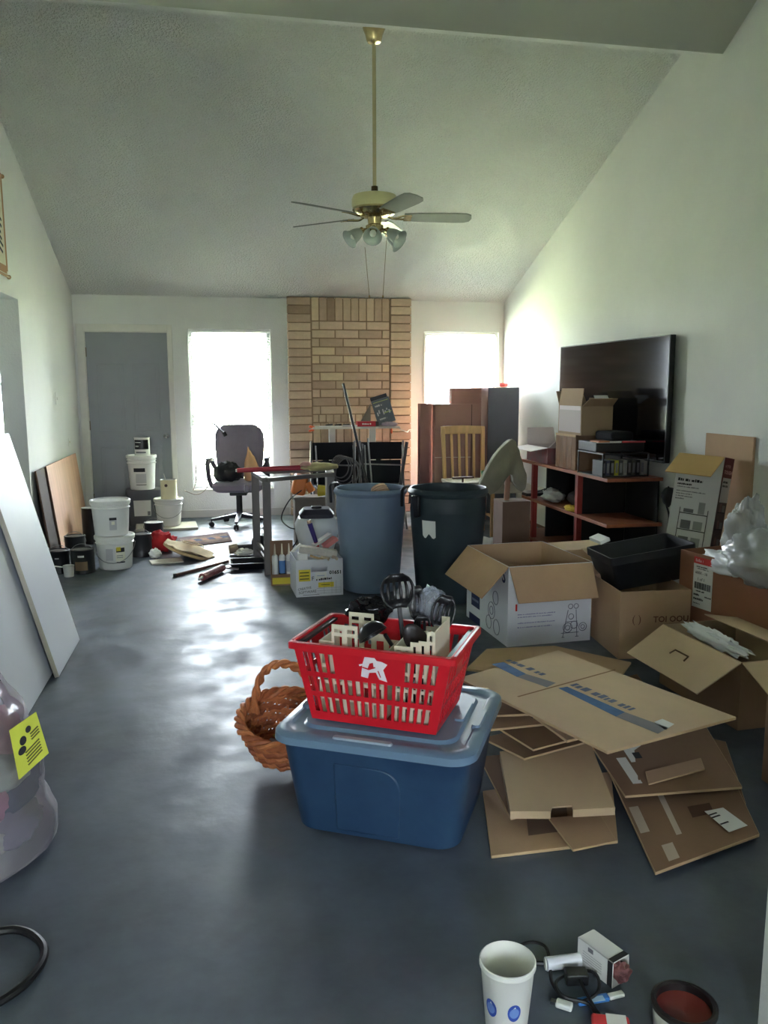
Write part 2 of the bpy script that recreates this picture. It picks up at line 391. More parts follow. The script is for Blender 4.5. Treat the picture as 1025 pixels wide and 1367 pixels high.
b = B(); kx = -.608; b.lathe([(.032, 0), (.032, .006), (.012, .01), (.012, .035), (.022, .042), (.029, .055), (.026, .068), (.012, .075), (0, .076)], 16)
b.xf(Matrix.Translation((kx, YB+.03, .93)) @ Matrix.Rotation(PI/2, 4, 'X')); b.out('door_knob', CHROME, dr, world=True)
for z in (.25, 1.05, 1.84): B().box(D0+.008, D0+.022, YB+.015, YB+.03, z-.05, z+.05).out('hinge', M('hinge_metal', (120,112,96), .4, .8), dr, world=True)
b = B()
for (x0, x1, z0, z1) in ((D0-.07, D0+.006, 0, DZ+.07), (D1-.006, D1+.045, 0, DZ+.07), (D0+.006, D1-.006, DZ-.006, DZ+.07)):
    b.box(x0, x1, YB-.018, YB+.0, z0, z1)
struct(b.out('trim_2', TRIMM, smooth=False, bevel=.004), 'white wooden door casing')
b = B(); b.box(D0, D0+.012, YB, YB+.12, 0, DZ); b.box(D1-.012, D1, YB, YB+.12, 0, DZ); b.box(D0+.012, D1-.012, YB, YB+.12, DZ-.012, DZ)
struct(b.out('trim_3', TRIMM, smooth=False))
struct(B().box(D0-.1, D1+.1, YB+.12, YB+.15, 0, 2.1).out('trim_4', M('door_backing', (60,60,58), .8), smooth=False))
# ------------------------------------------------ brick chimney
MORT = M('mortar', (138,116,94), .95, var=.1, vs=20, bump=.3, bs=80)
CX0, CX1, CF = .752, 2.165, YB-.085
b = B(); b.box(CX0+.012, CX1-.012, CF+.016, YB, 0, 2.44)
ch = struct(b.out('wall_chimney', MORT, smooth=False), 'tan brick chimney breast with soldier courses between the windows')
BR = [M('brick_tan_%d' % i, c, .9, var=.10, vs=14, bump=.3, bs=50) for i, c in enumerate(((198,176,150), (188,164,140), (208,188,156), (178,154,132), (202,178,154)))]
BR.append(M('brick_dark', (150,128,108), .9, var=.12, vs=14, bump=.3, bs=50))
bmesh_cache = {}
def brick(x0, x1, z0, z1, yf, mi):
    key = (round(x1-x0, 3), round(z1-z0, 3), mi)
    if key not in bmesh_cache:
        hx, hz = (x1-x0)/2, (z1-z0)/2; c = .004; d = .05
        t = B(); t.loft([[V(-hx, d, -hz), V(hx, d, -hz), V(hx, d, hz), V(-hx, d, hz)], [V(-hx, c, -hz), V(hx, c, -hz), V(hx, c, hz), V(-hx, c, hz)],
                         [V(-hx+c, 0, -hz+c), V(hx-c, 0, -hz+c), V(hx-c, 0, hz-c), V(-hx+c, 0, hz-c)]], 'end')
        me = bpy.data.meshes.new('brick'); me.from_pydata([tuple(p) for p in t.v], [], t.f); me.materials.append(BR[mi]); bmesh_cache[key] = me
    o = bpy.data.objects.new('brick', bmesh_cache[key]); COL.objects.link(o); o.parent = ch
    o.location = Vector(((x0+x1)/2, yf+random.uniform(-.0025, .0025), (z0+z1)/2)) - ch.location
J = .011; P = .0945; TOP = 2.452; XA = CX0+.268; XB = CX1-.25
def pick(): return random.choice((0, 0, 1, 1, 2, 3, 4, 4))
z = TOP; r = 0
while z > .03:
    z0 = max(0.0, z-P+J)
    brick(CX0, XA-J, z0, z, CF, 5 if r == 1 else (3 if r in (0, 2) else pick())); brick(XB+J, CX1, z0, z, CF, pick()); z -= P; r += 1
n = 10; pw = (XB-XA)/n; zs = TOP-.265
for i in range(n): brick(XA+i*pw+J/2, XA+(i+1)*pw-J/2, zs+J, TOP, CF+.012, 5 if i == 2 else pick())
z = zs
bw = (XB-XA-.09)/3
for r in range(11):
    xs = [XA] + ([XA+.09+bw*i for i in range(3)] if r % 2 == 0 else [XA+bw*(i+1) for i in range(3)]) + [XB]
    for a, c in zip(xs, xs[1:]): brick(a+J/2, c-J/2, z-P+J, z, CF+.012, 2 if (r, round(a, 2)) in () else pick())
    z -= P
xs = [XA+.5*pw*0] + [XA+.07+i*.0846 for i in range(10)]; xs = [x for x in xs if x < XB-.03] + [XB]
for a, c in zip(xs, xs[1:]): brick(a+J/2, c-J/2, z-P+J, z, CF+.012, pick())
z -= P
for i in range(n): brick(XA+i*pw+J/2, XA+(i+1)*pw-J/2, z-.26+J, z, CF+.012, pick())
z -= .26
zf = z
while z > .0:   # below the lintel: stub bricks either side of the firebox
    z0 = max(0, z-P+J)
    brick(XA+J/2, XA+.10, z0, z, CF+.012, pick()); brick(XB-.10, XB-J/2, z0, z, CF+.012, pick()); z -= P
B().box(XA+.11, XB-.11, CF+.010, CF+.016, .05, zf-.01).out('firebox', M('firebox_black', (14,13,13), .9), ch, smooth=False, world=True)  # flat near-black panel in place of the open firebox
# raised hearth edge, baseboards, small wall things
struct(B().box(D1+.05, CX0-.01, YB-.012, YB, 0, .085).out('baseboard_back', M('baseboard_paint', (205,202,194), .6), smooth=False, bevel=.003))
struct(B().box(XL, XL+.012, OY1+.01, D0*0+YB-.02, 0, .085).out('baseboard_left', MATS['baseboard_paint'], smooth=False, bevel=.003))
sw = thing('light_switch', 'white light switch plate on the left wall near the door', 'light switch', (XL, 8.20, 1.30))
B().box(XL, XL+.006, 8.165, 8.235, 1.30, 1.415).out('plate', WHITEP, sw, world=True, bevel=.002)
B().box(XL+.006, XL+.014, 8.194, 8.206, 1.345, 1.37).out('toggle', WHITEP, sw, world=True, bevel=.001)
sw = thing('wall_jack', 'small white jack plate low on the left wall above the plywood', 'wall plate', (XL, 8.72, .87))
B().box(XL, XL+.006, 8.69, 8.75, .87, .96).out('plate', WHITEP, sw, world=True, bevel=.002); B().box(XL+.006, XL+.010, 8.71, 8.73, .905, .925).out('socket', M('beige_plastic', (206,196,170), .5), sw, world=True)
# outside ground
GR = M('lawn', (150,162,130), .95, var=.15, vs=1.2)
struct(B().box(-30, 30, YB+.3, 45, -.3, -.2).out('ground_outside', GR, smooth=False), 'green lawn outside the windows')
struct(B().box(-30, 30, -40, -3.4, -.3, -.2).out('ground_outside_rear', GR, smooth=False))
# ================================================================== ceiling fan
FX, FY = 1.062, 5.65
fan = thing('ceiling_fan', 'brass ceiling fan with pale blades and glass bell lamps on a long rod', 'ceiling fan', (FX, FY, 2.30))
def fl_(b, name, mat, parent=fan, **k): return b.out(name, mat, parent, world=True, **k)
fl_(B().lathe([(.062, 3.80), (.075, 3.79), (.074, 3.775), (.058, 3.74), (.05, 3.705), (.042, 3.69), (.016, 3.682), (0, 3.68)], 24, (FX, FY, 0)), 'canopy', BRASS)
fl_(B().cyl((FX, FY, 2.74), (FX, FY, 3.69), .0125, n=12), 'down_rod', M('antique_brass', (196,186,148), .4, .6))
fl_(B().lathe([(.022, 2.79), (.024, 2.75), (.03, 2.735), (.0, 2.73)], 16, (FX, FY, 0)), 'rod_coupling', M('dark_brass', (80,66,40), .4, .8))
CREAM = M('fan_cream', (214,206,160), .35, .25)
fl_(B().lathe([(0, 2.742), (.10, 2.740), (.145, 2.728), (.155, 2.705), (.155, 2.665), (.150, 2.648), (.12, 2.640), (0, 2.64)], 32, (FX, FY, 0)), 'motor_housing', CREAM)
fl_(B().lathe([(.150, 2.648), (.152, 2.635), (.135, 2.612), (.10, 2.595), (.05, 2.588), (.045, 2.54), (0, 2.54)], 32, (FX, FY, 0)), 'motor_base', BRASS)
BLADE = M('fan_blade', (132,134,128), .5, var=.04, vs=10, stretch=(1, 8, 1))
bl_b = B(); out = [(.20, -.052), (.30, -.062), (.55, -.070), (.62, -.066), (.655, -.045), (.665, 0), (.655, .045), (.62, .066), (.55, .070), (.30, .062), (.20, .052)]
bl_b.loft([[V(x, y, -.004) for x, y in out], [V(x, y, .004) for x, y in out]], True)
iron = B(); iron.tube(smoothpath([(.09, 0, 0), (.13, 0, -.012), (.18, .02, -.006), (.235, .035, .0)], 4), .007, 6); iron.tube(smoothpath([(.09, 0, 0), (.13, 0, -.012), (.18, -.02, -.006), (.235, -.035, .0)], 4), .007, 6); iron.box(.20, .25, -.045, .045, -.009, -.005)
bm = im = None
for k in range(5):
    a = math.radians(-6 + 72*k)
    T = Matrix.Translation((0, 0, 2.595-2.30)) @ Matrix.Rotation(a, 4, 'Z') @ Matrix.Rotation(math.radians(-13), 4, 'X')
    for nm, bb, mm in (('blade', bl_b, BLADE), ('blade_iron', iron, BRASS)):
        c = B(); c.v = list(bb.v); c.f = list(bb.f); c.xf(T); c.out(nm, mm, fan)
fl_(B().lathe([(.045, 2.545), (.062, 2.535), (.062, 2.50), (.04, 2.475), (.02, 2.465), (.012, 2.45), (0, 2.448)], 24, (FX, FY, 0)), 'light_kit', BRASS)
FG = glassy('frosted_lamp_glass', (.93, .95, .93), .38, .15, (225,232,228))
for a in (200, 255, 318, 20):
    r = math.radians(a); d = V(math.cos(r)*.82, math.sin(r)*.82, -.57); p0 = V(FX, FY, 2.505) + V(math.cos(r), math.sin(r), 0)*.05
    p1 = p0 + V(math.cos(r), math.sin(r), -.1)*.045
    arm = fl_(B().cyl(p0, p1, .011, n=8), 'lamp_arm', BRASS)
    fl_(B().cyl(p1, p1+d*.03, .021, .023, n=12), 'socket', BRASS, arm)
    sh = B(); prof = [(.024, .02), (.032, .035), (.042, .065), (.046, .095), (.055, .115), (.064, .125), (.0615, .125), (.052, .114), (.043, .094), (.039, .066), (.030, .037), (.022, .021)]
    sh.lathe(prof, 20); q = d.to_track_quat('Z', 'Y').to_matrix().to_4x4(); sh.xf(Matrix.Translation(p1) @ q)
    fl_(sh, 'lamp_shade', FG)
    bb = B().blob((0,0,.075), (.022,.022,.032), 12, 8, 0); bb.xf(Matrix.Translation(p1) @ q); fl_(bb, 'bulb', M('bulb_white', (238,238,230), .3))
for px, py, px2 in ((487, 330, 493), (516, 318, 511)):
    a = AY(px, py, FY-.04); c = AY(px2, 396, FY-.04)
    pc = fl_(B().cyl(a, c, .0022, n=5), 'pull_chain', M('chain', (150,140,110), .4, .7)); fl_(B().blob(c, (.006,.006,.012), 8, 6, 0), 'chain_pull', BRASS, pc)

# ================================================================== left side
t = thing('wall_hanging', 'cream scroll wall hanging with brown border and wooden dowel above the opening', 'wall hanging', (XL+.03, 6.55, 2.25))
B().box(XL+.012, XL+.016, 5.98, 6.60, 2.27, 2.97).out('cloth', M('cream_canvas', (214,206,180), .9, var=.06, vs=8), t, smooth=False, world=True)
for a in ((5.98, 6.01), (6.565, 6.60)): B().box(XL+.016, XL+.018, a[0], a[1], 2.30, 2.97).out('border', M('tan_border', (170,128,92), .9), t, smooth=False, world=True)
B().box(XL+.016, XL+.018, 6.01, 6.565, 2.28, 2.335).out('border', MATS['tan_border'], t, smooth=False, world=True)
b = B()
for k in range(9):
    z = 2.42+k*.045; yy = 6.47+.02*math.sin(k*1.7)
    b.bar((XL+.0175, yy-.14, z+.05), (XL+.0175, yy+.02, z), .002, .017)
b.out('zebra_stripes', INK, t, smooth=False, world=True)
for z in (2.265, 2.975):
    d = B().cyl((XL+.014, 5.94, z), (XL+.014, 6.62, z), .010, n=10).out('dowel', M('dowel_wood', (160,120,80), .6), t, world=True)
    B().blob((XL+.014, 6.635, z), (.016,.018,.016), 10, 8, 0).out('finial', MATS['dowel_wood'], d, world=True)
# two white slabs leaning on the low wall
SLAB = M('white_slab', (222,225,232), .45, var=.02, vs=2)
ang = math.atan2(.306, 1.207)
def slab(y0, y1, xb, Lh, th, label, edge):
    t = thing('door_slab', label, 'door slab', (xb, (y0+y1)/2, 0), (0, -ang, 0), 'white slabs leaning on the low wall')
    B().box(-th, 0, -(y1-y0)/2, (y1-y0)/2, th*math.sin(ang), Lh).out('slab_face', SLAB, t, smooth=False, bevel=.002)
    B().box(-th, 0.0004, -(y1-y0)/2-.002, -(y1-y0)/2, th*math.sin(ang), Lh).out('edge_band', edge, t, smooth=False)
slab(4.195, 4.82, -.846, 1.246, .022, 'white door slab leaning outermost with its pale edge showing', M('raw_edge', (190,184,170), .8))
slab(3.05, 4.70, -.888, 1.25, .022, 'wider white door slab leaning behind the clear bag of clothes', M('dark_edge', (40,38,38), .8))
# plywood sheets by the door
PLY = M('plywood', (214,170,142), .7, var=.10, vs=2.2, stretch=(1, 6, .7)); PLYD = M('dark_board', (70,56,48), .8, var=.1)
la = math.radians(6.6)
def ply(x, y0, y1, h, th, label, mat):
    t = thing('plywood_sheet', label, 'plywood', (x, (y0+y1)/2, 0), (0, -la, 0))
    B().box(-th, 0, -(y1-y0)/2, (y1-y0)/2, th*math.sin(la), h).out('sheet_face', mat, t, smooth=False)
    B().box(-th, .0003, -(y1-y0)/2-.001, -(y1-y0)/2, th*math.sin(la), h).out('sheet_edge', M('ply_edge', (110,80,60), .8), t, smooth=False)
ply(-1.385, 7.34, 8.80, .80, .012, 'pale plywood sheet leaning on the left wall by the grey door', PLY)
ply(-1.402, 7.02, 8.45, .79, .012, 'dark brown board behind the pale plywood sheet', PLYD)

# ---- buckets and paint cans
def pail(name, label, x, y, z, r0, r1, h, lid=True, mat=WHITEP, group=None, handle=None, rot=0, rings=2, cat='bucket'):
    t = thing(name, label, cat, (x, y, z), rot, group)
    prof = [(0, 0), (r0-.006, 0), (r0, .006), (r0+(r1-r0)*.72, h*.74)]
    rr = r0+(r1-r0)*.75
    for k in range(rings):
        zz = h*(.76+.09*k); prof += [(rr, zz), (rr+.008, zz+.003), (rr+.008, zz+.010), (rr+.001, zz+.014)]
    prof += [(r1, h*.96), (r1, h-.008)]
    B().lathe(prof + ([(r1-.004, h-.008), (r1-.006, h*.9), (r0-.004, .01), (0, .01)] if not lid else []), 32).out('body', mat, t)
    if lid:
        B().lathe([(r1+.001, h-.030), (r1+.009, h-.028), (r1+.010, h-.004), (r1+.004, h+.002), (r1-.008, h+.001), (r1-.012, h-.008), (r1-.03, h-.010), (.0, h-.010)], 32).out('lid', mat, t)
    if handle is not None:
        pts = [V(math.cos(a)*(r1+.010), -(.35*math.sin(a))*r1*2*.9*0 - math.sin(a)*(r1*handle[0]+.004) , h*.78 - math.sin(a)*handle[1]) for a in [PI*k/14 for k in range(15)]]
        # keep the wire outside the wall of the pail
        q = []
        for p in pts:
            rad = math.hypot(p.x, p.y); need = r1+.010
            if rad < need and rad > 1e-6: p = V(p.x*need/rad, p.y*need/rad, p.z)
            q.append(p)
        B().tube(q, .0028, 6).out('wire_handle', M('handle_wire', (150,150,150), .35, .9), t)
    return t
def wrap(t, r, a0, a1, z0, z1, mat, name='label_print', r2=None):
    """curved printed label on a round wall"""
    b = B(); n = 8; r2 = r2 or r
    lo = [V(math.cos(a0+(a1-a0)*k/n)*r, math.sin(a0+(a1-a0)*k/n)*r, z0) for k in range(n+1)]
    hi = [V(math.cos(a0+(a1-a0)*k/n)*r2, math.sin(a0+(a1-a0)*k/n)*r2, z1) for k in range(n+1)]
    b.loft([lo, hi], False, closed=False); return b.out(name, mat, t)
D = math.radians
# front pair
x, y = -.885, 6.83
t = pail('plastic_bucket', 'lidded white bucket with a yellow and black label under another bucket', x, y, 0, .128, .150, .275, handle=(1, .15), group='white buckets by the door')
wrap(t, .1465, D(-82), D(-52), .075, .20, M('label_cream', (238,236,214), .5)); wrap(t, .1475, D(-80), D(-54), .150, .185, INK); wrap(t, .1478, D(-79), D(-66), .160, .192, YELLOW); wrap(t, .1468, D(-80), D(-54), .062, .072, INK); wrap(t, .1478, D(-79), D(-60), .105, .11, GREYINK); wrap(t, .1478, D(-79), D(-60), .12, .125, GREYINK); wrap(t, .147, D(-112), D(-90), .085, .18, M('label_grey', (196,196,194), .6))
x2 = -.905
t = pail('plastic_bucket', 'lidded white bucket with a small warning label stacked on another bucket', x2, y, .277, .130, .150, .285, group='white buckets by the door')
wrap(t, .1455, D(-88), D(-66), .055, .155, M('label_grey', (196,196,194), .6)); wrap(t, .147, D(-88), D(-66), .135, .155, INK); wrap(t, .1475, D(-82), D(-72), .098, .125, M('label_cream'))
# grey tote, tall pail, paint can by the door
GB = M('grey_tote_plastic', (98,100,106), .5)
t = thing('storage_tote', 'dark grey storage tote with white label under the tall white bucket', 'storage tote', (-.85, 9.06, 0), D(4))
b = B(); b.loft([rrect(.155, .115, .03, 4, 0), rrect(.175, .135, .03, 4, .34)], True); b.out('body', GB, t)
b = B(); b.loft([rrect(.182, .142, .03, 4, .335), rrect(.182, .142, .03, 4, .372), rrect(.160, .12, .03, 4, .38)], True); b.out('lid', GB, t)
b = B(); b.add([(-.10, -.1215, .10), (.07, -.1215, .10), (.075, -.1325, .27), (-.105, -.1325, .27)], [(0,1,2,3)]); b.out('paper_label', PAPER, t, smooth=False)
b = B(); b.add([(.035, -.1235, .105), (.065, -.1235, .105), (.065, -.127, .15), (.035, -.127, .15)], [(0,1,2,3)]); b.out('label_mark', GREYINK, t, smooth=False)
t = pail('plastic_bucket', 'tall open-rimmed white bucket with black label stacked on the grey tote', -.853, 9.03, .382, .128, .150, .365, handle=None, rings=3, group='white buckets by the door')
wrap(t, .1445, D(-120), D(-72), .195, .235, INK); wrap(t, .1415, D(-112), D(-68), .075, .175, M('label_grey')); wrap(t, .1395, D(-112), D(-68), .055, .062, INK)
def can(label, x, y, z, r, h, mat, lidm, group='paint cans by the door', rot=0, handle=True, open_top=False):
    t = thing('paint_can', label, 'paint can', (x, y, z), rot, group)
    B().lathe([(0, 0), (r-.002, 0), (r, .004), (r-.003, .010), (r-.003, h-.014), (r, h-.008), (r, h-.002), (r-.003, h)], 28).out('body', mat, t)
    B().lathe([(r-.003, h), (r-.010, h+.001), (r-.012, h-.006), (r-.03, h-.007), (r-.033, h-.003), (0, h-.003)], 28).out('lid', lidm, t)
    if handle:
        pts = [V(math.cos(a)*(r+.004), -math.sin(a)*.02, h*.72+math.sin(a)*(r*1.05)) for a in [PI*k/14 for k in range(15)]]
        B().tube(pts, .002, 5).out('wire_handle', MATS['handle_wire'], t)
    return t
LIDM = M('paint_lid', (160,160,158), .35, .8); LIDB = M('black_lid', (28,28,30), .4); CANW = M('can_white', (226,226,220), .4); CANB = M('can_black', (22,23,26), .35)
t = can('small white paint can with a black label atop the tall bucket', -.838, 9.02, .747, .083, .19, CANW, LIDM)
wrap(t, .0835, D(-150), D(-35), .065, .165, CANB); wrap(t, .0840, D(-140), D(-95), .135, .142, PAPER); wrap(t, .0840, D(-140), D(-110), .09, .105, M('label_grey')); wrap(t, .084, D(-135), D(-60), .025, .04, GREYINK)
# white pail with cream can
tag(B().cbox((-.60, 8.72, .012), .62, .42, .022, Matrix.Rotation(D(5), 3, 'Z')).out('plank_board', M('pale_board', (206,198,184), .8), smooth=False), 'pale flat board on the floor under the small white bucket', 'board')
t = pail('plastic_bucket', 'short white bucket with a cream can standing on its lid', -.575, 8.76, .024, .118, .142, .285, handle=(1, .13), group='white buckets by the door')
t = can('cream paint can with a round dark sticker on the short bucket', -.565, 8.76, .306, .087, .20, M('can_cream', (232,226,190), .45), LIDM, handle=False)
b = B(); b.lathe([(.016, .0), (.016, .001), (0, .001)], 14); b.xf(Matrix.Translation((-.0215, -.0855, .145)) @ Matrix.Rotation(PI/2, 4, 'X') ); b.out('sticker', M('sticker_brown', (60,36,24), .5), t)
B().cyl((-.03, 0, .2), (-.045, -.005, .262), .0035, n=6).out('stir_stick', M('stick_white', (220,214,204), .6), t)
# dark cans on the floor at the left
for (px, py, r, h, lb) in ((-1.305, 6.74, .088, .18, 'black paint can nearest the leaning slabs'), (-1.118, 6.70, .092, .19, 'black paint can with brown printed label beside the small cup'), (-1.27, 7.28, .088, .20, 'black paint can with raised wire handle before the plywood'), (-1.235, 8.0, .090, .34, 'tall black can with white rim behind the stacked buckets'), (-.72, 7.27, .09, .20, 'black paint can right behind the stacked white buckets'), (-.66, 7.88, .09, .20, 'black paint can with pale lid behind the red cloth')):
    p = V(px, py, 0)
    t = can(lb, p.x, p.y, 0, r, h, CANB, M('can_rim_white', (215,214,208), .5) if ('white rim' in lb or 'pale lid' in lb) else LIDB, handle='tall' not in lb)
    if 'brown printed' in lb: wrap(t, r+.0005, D(-120), D(-60), .03, .10, M('label_brown', (120,96,74), .6)); wrap(t, r+.0005, D(-105), D(-75), .135, .15, M('label_grey'))
    if 'nearest' in lb: wrap(t, r+.0005, D(-100), D(-80), .12, .13, M('label_grey'))
p = V(-1.205, 6.545, 0)
t = thing('measuring_cup', 'small translucent white cup with a handle in front of the black cans', 'cup', (p.x, p.y+.02, 0), D(20))
B().lathe([(0, 0), (.036, 0), (.042, .085), (.043, .087), (.0405, .087), (.034, .004), (0, .004)], 20).out('body', WHITEP, t); B().bar((-.04, 0, .078), (-.10, .0, .092), .018, .006).out('handle', WHITEP, t)
# red cloth, papers, cream round fabric thing
def crumple(name, label, cat, c, r, mat, seed, amp=.35, fr=3.5, flat=None, seg=28, rings=16, group=None):
    o = B().blob(c, r, seg, rings, amp, fr, seed, flat=-r[2]*.75 if flat is None else flat).out(name, mat, None, ang=70)
    return tag(o, label, cat, group)
crumple('cloth_rag', 'crumpled red cloth on the floor behind the buckets', 'cloth', (-.575, 7.47, .075), (.13, .10, .10), M('red_cloth', (190,36,44), .9), 3)
p = FL(222, 750); tag(B().cbox((p.x, p.y, .006), .26, .17, .010, Matrix.Rotation(D(12), 3, 'Z')).out('paper_pad', M('paper_warm', (226,218,206), .8), smooth=False), 'flat pale paper pad on the floor beside the straw hat', 'paper')
t = thing('sun_hat', 'cream fabric sun hat with a wide round brim lying tilted on the floor', 'hat', (-.31, 7.16, .02), (D(-4), D(19), D(-8)))
b = B(); b.lathe([(0, .085), (.05, .085), (.10, .075), (.15, .055), (.20, .047), (.225, .052), (.23, .046), (.20, .036), (.0, .03)], 40)
for p in b.v: p.z += .022*noise.noise(p*13)+.01*noise.noise(p*30)
b.out('hat_top', M('cream_fabric', (228,206,172), .9, var=.08, vs=20), t)
B().lathe([(.215, .030), (.236, .040), (.238, .020), (.215, .010), (.19, .004), (0, .004)], 40).out('brim', M('straw', (196,168,128), .9, var=.12, vs=30), t)
b = B(); pts = [V(.1*math.cos(k*.9)*(1-.05*k), .09*math.sin(k*1.1)*(1-.03*k), .096) for k in range(9)]; b.tube(smoothpath(pts, 4), .006, 6); b.out('cord', MATS['cream_fabric'], t)
crumple('crumpled_paper', 'small crumpled white paper between red cloth and sun hat', 'paper', (-.60, 7.16, .034), (.05, .05, .045), PAPER, 9)
# rug
q = [FL(236, 719), FL(304, 711), FL(310, 723), FL(240, 732)]
RUGM = M('rug_ground', (120,96,96), .95, var=.12, vs=30)
t = thing('area_rug', 'small floral rug with a dark border by the office chair', 'rug', (0, 8.0, 0)); b = B(); b.sheet([p+V(0,0,.008) for p in q], .007); b.out('pile', RUGM, t, smooth=False, world=True)
def rp(u, v): return (q[0]*(1-u)+q[1]*u)*(1-v) + (q[3]*(1-u)+q[2]*u)*v
b = B(); b.add([rp(.05, .2)+V(0,0,.009), rp(.95, .2)+V(0,0,.009), rp(.95, .8)+V(0,0,.009), rp(.05, .8)+V(0,0,.009)], [(0,1,2,3)]); b.out('field', M('rug_field', (176,150,134), .95, col2=(120,92,92), vs=16), t, smooth=False, world=True)
for k in range(7):
    c = rp(.12+.127*k, .5)+V(0,0,.0098); b = B(); b.lathe([(.055, 0), (0, .0003)], 7, c); b.out('motif', M('rug_flower', (196,150,128), .95) if k % 2 else M('rug_leaf', (96,100,128), .95), t, smooth=False, world=True)
# ================================================================== office chair
cx, cy = .16, 8.74
GF = M('grey_upholstery', (150,142,156), .9, var=.08, vs=6, bump=.2, bs=120)
t = thing('office_chair', 'grey upholstered office chair with armrests on a five-star base', 'office chair', (cx, cy, 0), D(-6))
for k in range(5):
    a = D(-92+72*k); d = V(math.cos(a), math.sin(a), 0); e = d.cross(V(0,0,1))
    b = B(); b.loft([[d*.03+e*.028+V(0,0,.13), d*.03-e*.028+V(0,0,.13), d*.03-e*.022+V(0,0,.085), d*.03+e*.022+V(0,0,.085)], [d*.31+e*.017+V(0,0,.085), d*.31-e*.017+V(0,0,.085), d*.31-e*.015+V(0,0,.062), d*.31+e*.015+V(0,0,.062)]], True)
    lg = b.out('base_leg', M('chair_base', (64,62,70), .3), t, bevel=.003)
    for s in (-1, 1): B().cyl(d*.30+e*(s*.022)+V(0,0,.027), d*.30+e*(s*.006)+V(0,0,.027), .027, n=14).out('caster', BLACKP, lg)
    B().cyl(d*.30+V(0,0,.03), d*.30+V(0,0,.068), .008, n=8).out('caster_stem', BLACKP, lg)
B().cyl((0,0,.08), (0,0,.15), .036, .033, n=16).out('base_hub', MATS['chair_base'], t)
B().cyl((0,0,.14), (0,0,.33), .032, n=16).out('gas_lift', BLACKP, t); B().box(-.09, .09, -.11, .12, .33, .375).out('seat_mechanism', BLACKP, t, bevel=.01)
b = B(); b.loft([rrect(.22, .215, .08, 6, .375), rrect(.255, .25, .09, 6, .40), rrect(.26, .255, .09, 6, .45), rrect(.235, .23, .09, 6, .48)], True); b.out('seat', GF, t)
b = B(); loops = []
for k in range(13):
    u = k/12; z = .50+.56*u; y = .215+.06*u+.03*math.sin(u*3); hw = (.262+.045*math.sin(u*PI*.75)) * (1 if u < .8 else math.sqrt(max(.05, 1-((u-.8)/.2)**2*.55)))
    th = .065 if .06 < u < .94 else .04
    loops.append([V(hw*math.cos(a)*(abs(math.cos(a))**-.45 if abs(math.cos(a)) > .05 else 1)*.86, y+th*math.sin(a)-.03*math.cos(a)**2, z) for a in [2*PI*j/20 for j in range(20)]])
b.loft(loops, True); b.out('backrest', GF, t)
B().bar((0, .20, .36), (0, .30, .62), .07, .02, (0,1,0)).out('back_bracket', BLACKP, t)
for s in (-1, 1):
    b = B(); b.tube(smoothpath([(s*.20, .0, .40), (s*.275, .0, .42), (s*.305, -.02, .50), (s*.31, -.08, .62), (s*.305, -.10, .68), (s*.30, -.02, .705), (s*.295, .14, .695), (s*.285, .19, .64), (s*.262, .21, .60)], 5), .025, 10); b.out('armrest', M('arm_plastic', (84,82,94), .45), t)
    B().cbox((s*.302, .01, .715), .055, .21, .02).out('arm_pad', M('arm_plastic'), t, bevel=.008)
# things on the chair
o = crumple('black_bag', 'crumpled black bag on the office chair seat', 'bag', (cx-.115, cy-.09, .572), (.14, .12, .11), M('black_nylon', (30,31,36), .55), 5, .28)
o = B(); n = 22
o.blob((0,0,0), (.105, .08, .20), 22, 14, .18, 2.5, 8, flat=-.15)
for p in o.v: 
    k = max(.12, 1-(p.z+.15)/.36); p.x *= k**.65; p.y *= k**.65
o.xf(Matrix.Translation((cx+.13, cy-.07, .635)) @ Matrix.Rotation(D(-6), 4, 'Y'))
tag(o.out('paper_bag', M('brown_plastic', (222,172,128), .5, var=.08, vs=6), ang=60), 'peaked light brown plastic bag on the office chair seat', 'bag')
t = thing('caulk_gun', 'grey metal tool hooked over the top corner of the chair back', 'tool', (cx-.22, cy+.10, 1.03))
B().bar((cx-.235, cy+.145, 1.075), (cx-.13, cy+.13, .965), .026, .018).out('body', M('grey_tool', (120,118,124), .4, .4), t, world=True, bevel=.004); B().bar((cx-.235, cy+.145, 1.075), (cx-.26, cy+.10, 1.085), .03, .012).out('jaw', M('grey_tool'), t, world=True, bevel=.003); B().cyl((cx-.14, cy+.13, .985), (cx-.12, cy+.128, .945), .02, n=10).out('grip', BLACKP, t, world=True)
t = thing('key_ring', 'steel key ring hanging at the seat edge of the office chair', 'key ring', (cx+.08, cy-.27, .40))
b = B(); b.tube([V(cx+.075+.025*math.cos(a), cy-.272, .425+.04*math.sin(a)) for a in [2*PI*k/16 for k in range(16)]], .004, 6, True); b.out('ring', CHROME, t, world=True)
# cable loop standing by the window
b = B(); b.tube(smoothpath([AY(258, 655, 9.30), AY(262, 640, 9.30), AY(262, 622, 9.29), AY(268, 611, 9.29), AY(274, 620, 9.28), AY(280, 640, 9.27), AY(274, 654, 9.26), AY(262, 660, 9.27), AY(246, 655, 9.28)], 6), .005, 6)
tag(b.out('thin_cable', M('grey_cable', (150,140,130), .6)), 'thin grey cable looping up in front of the blinds', 'cable')
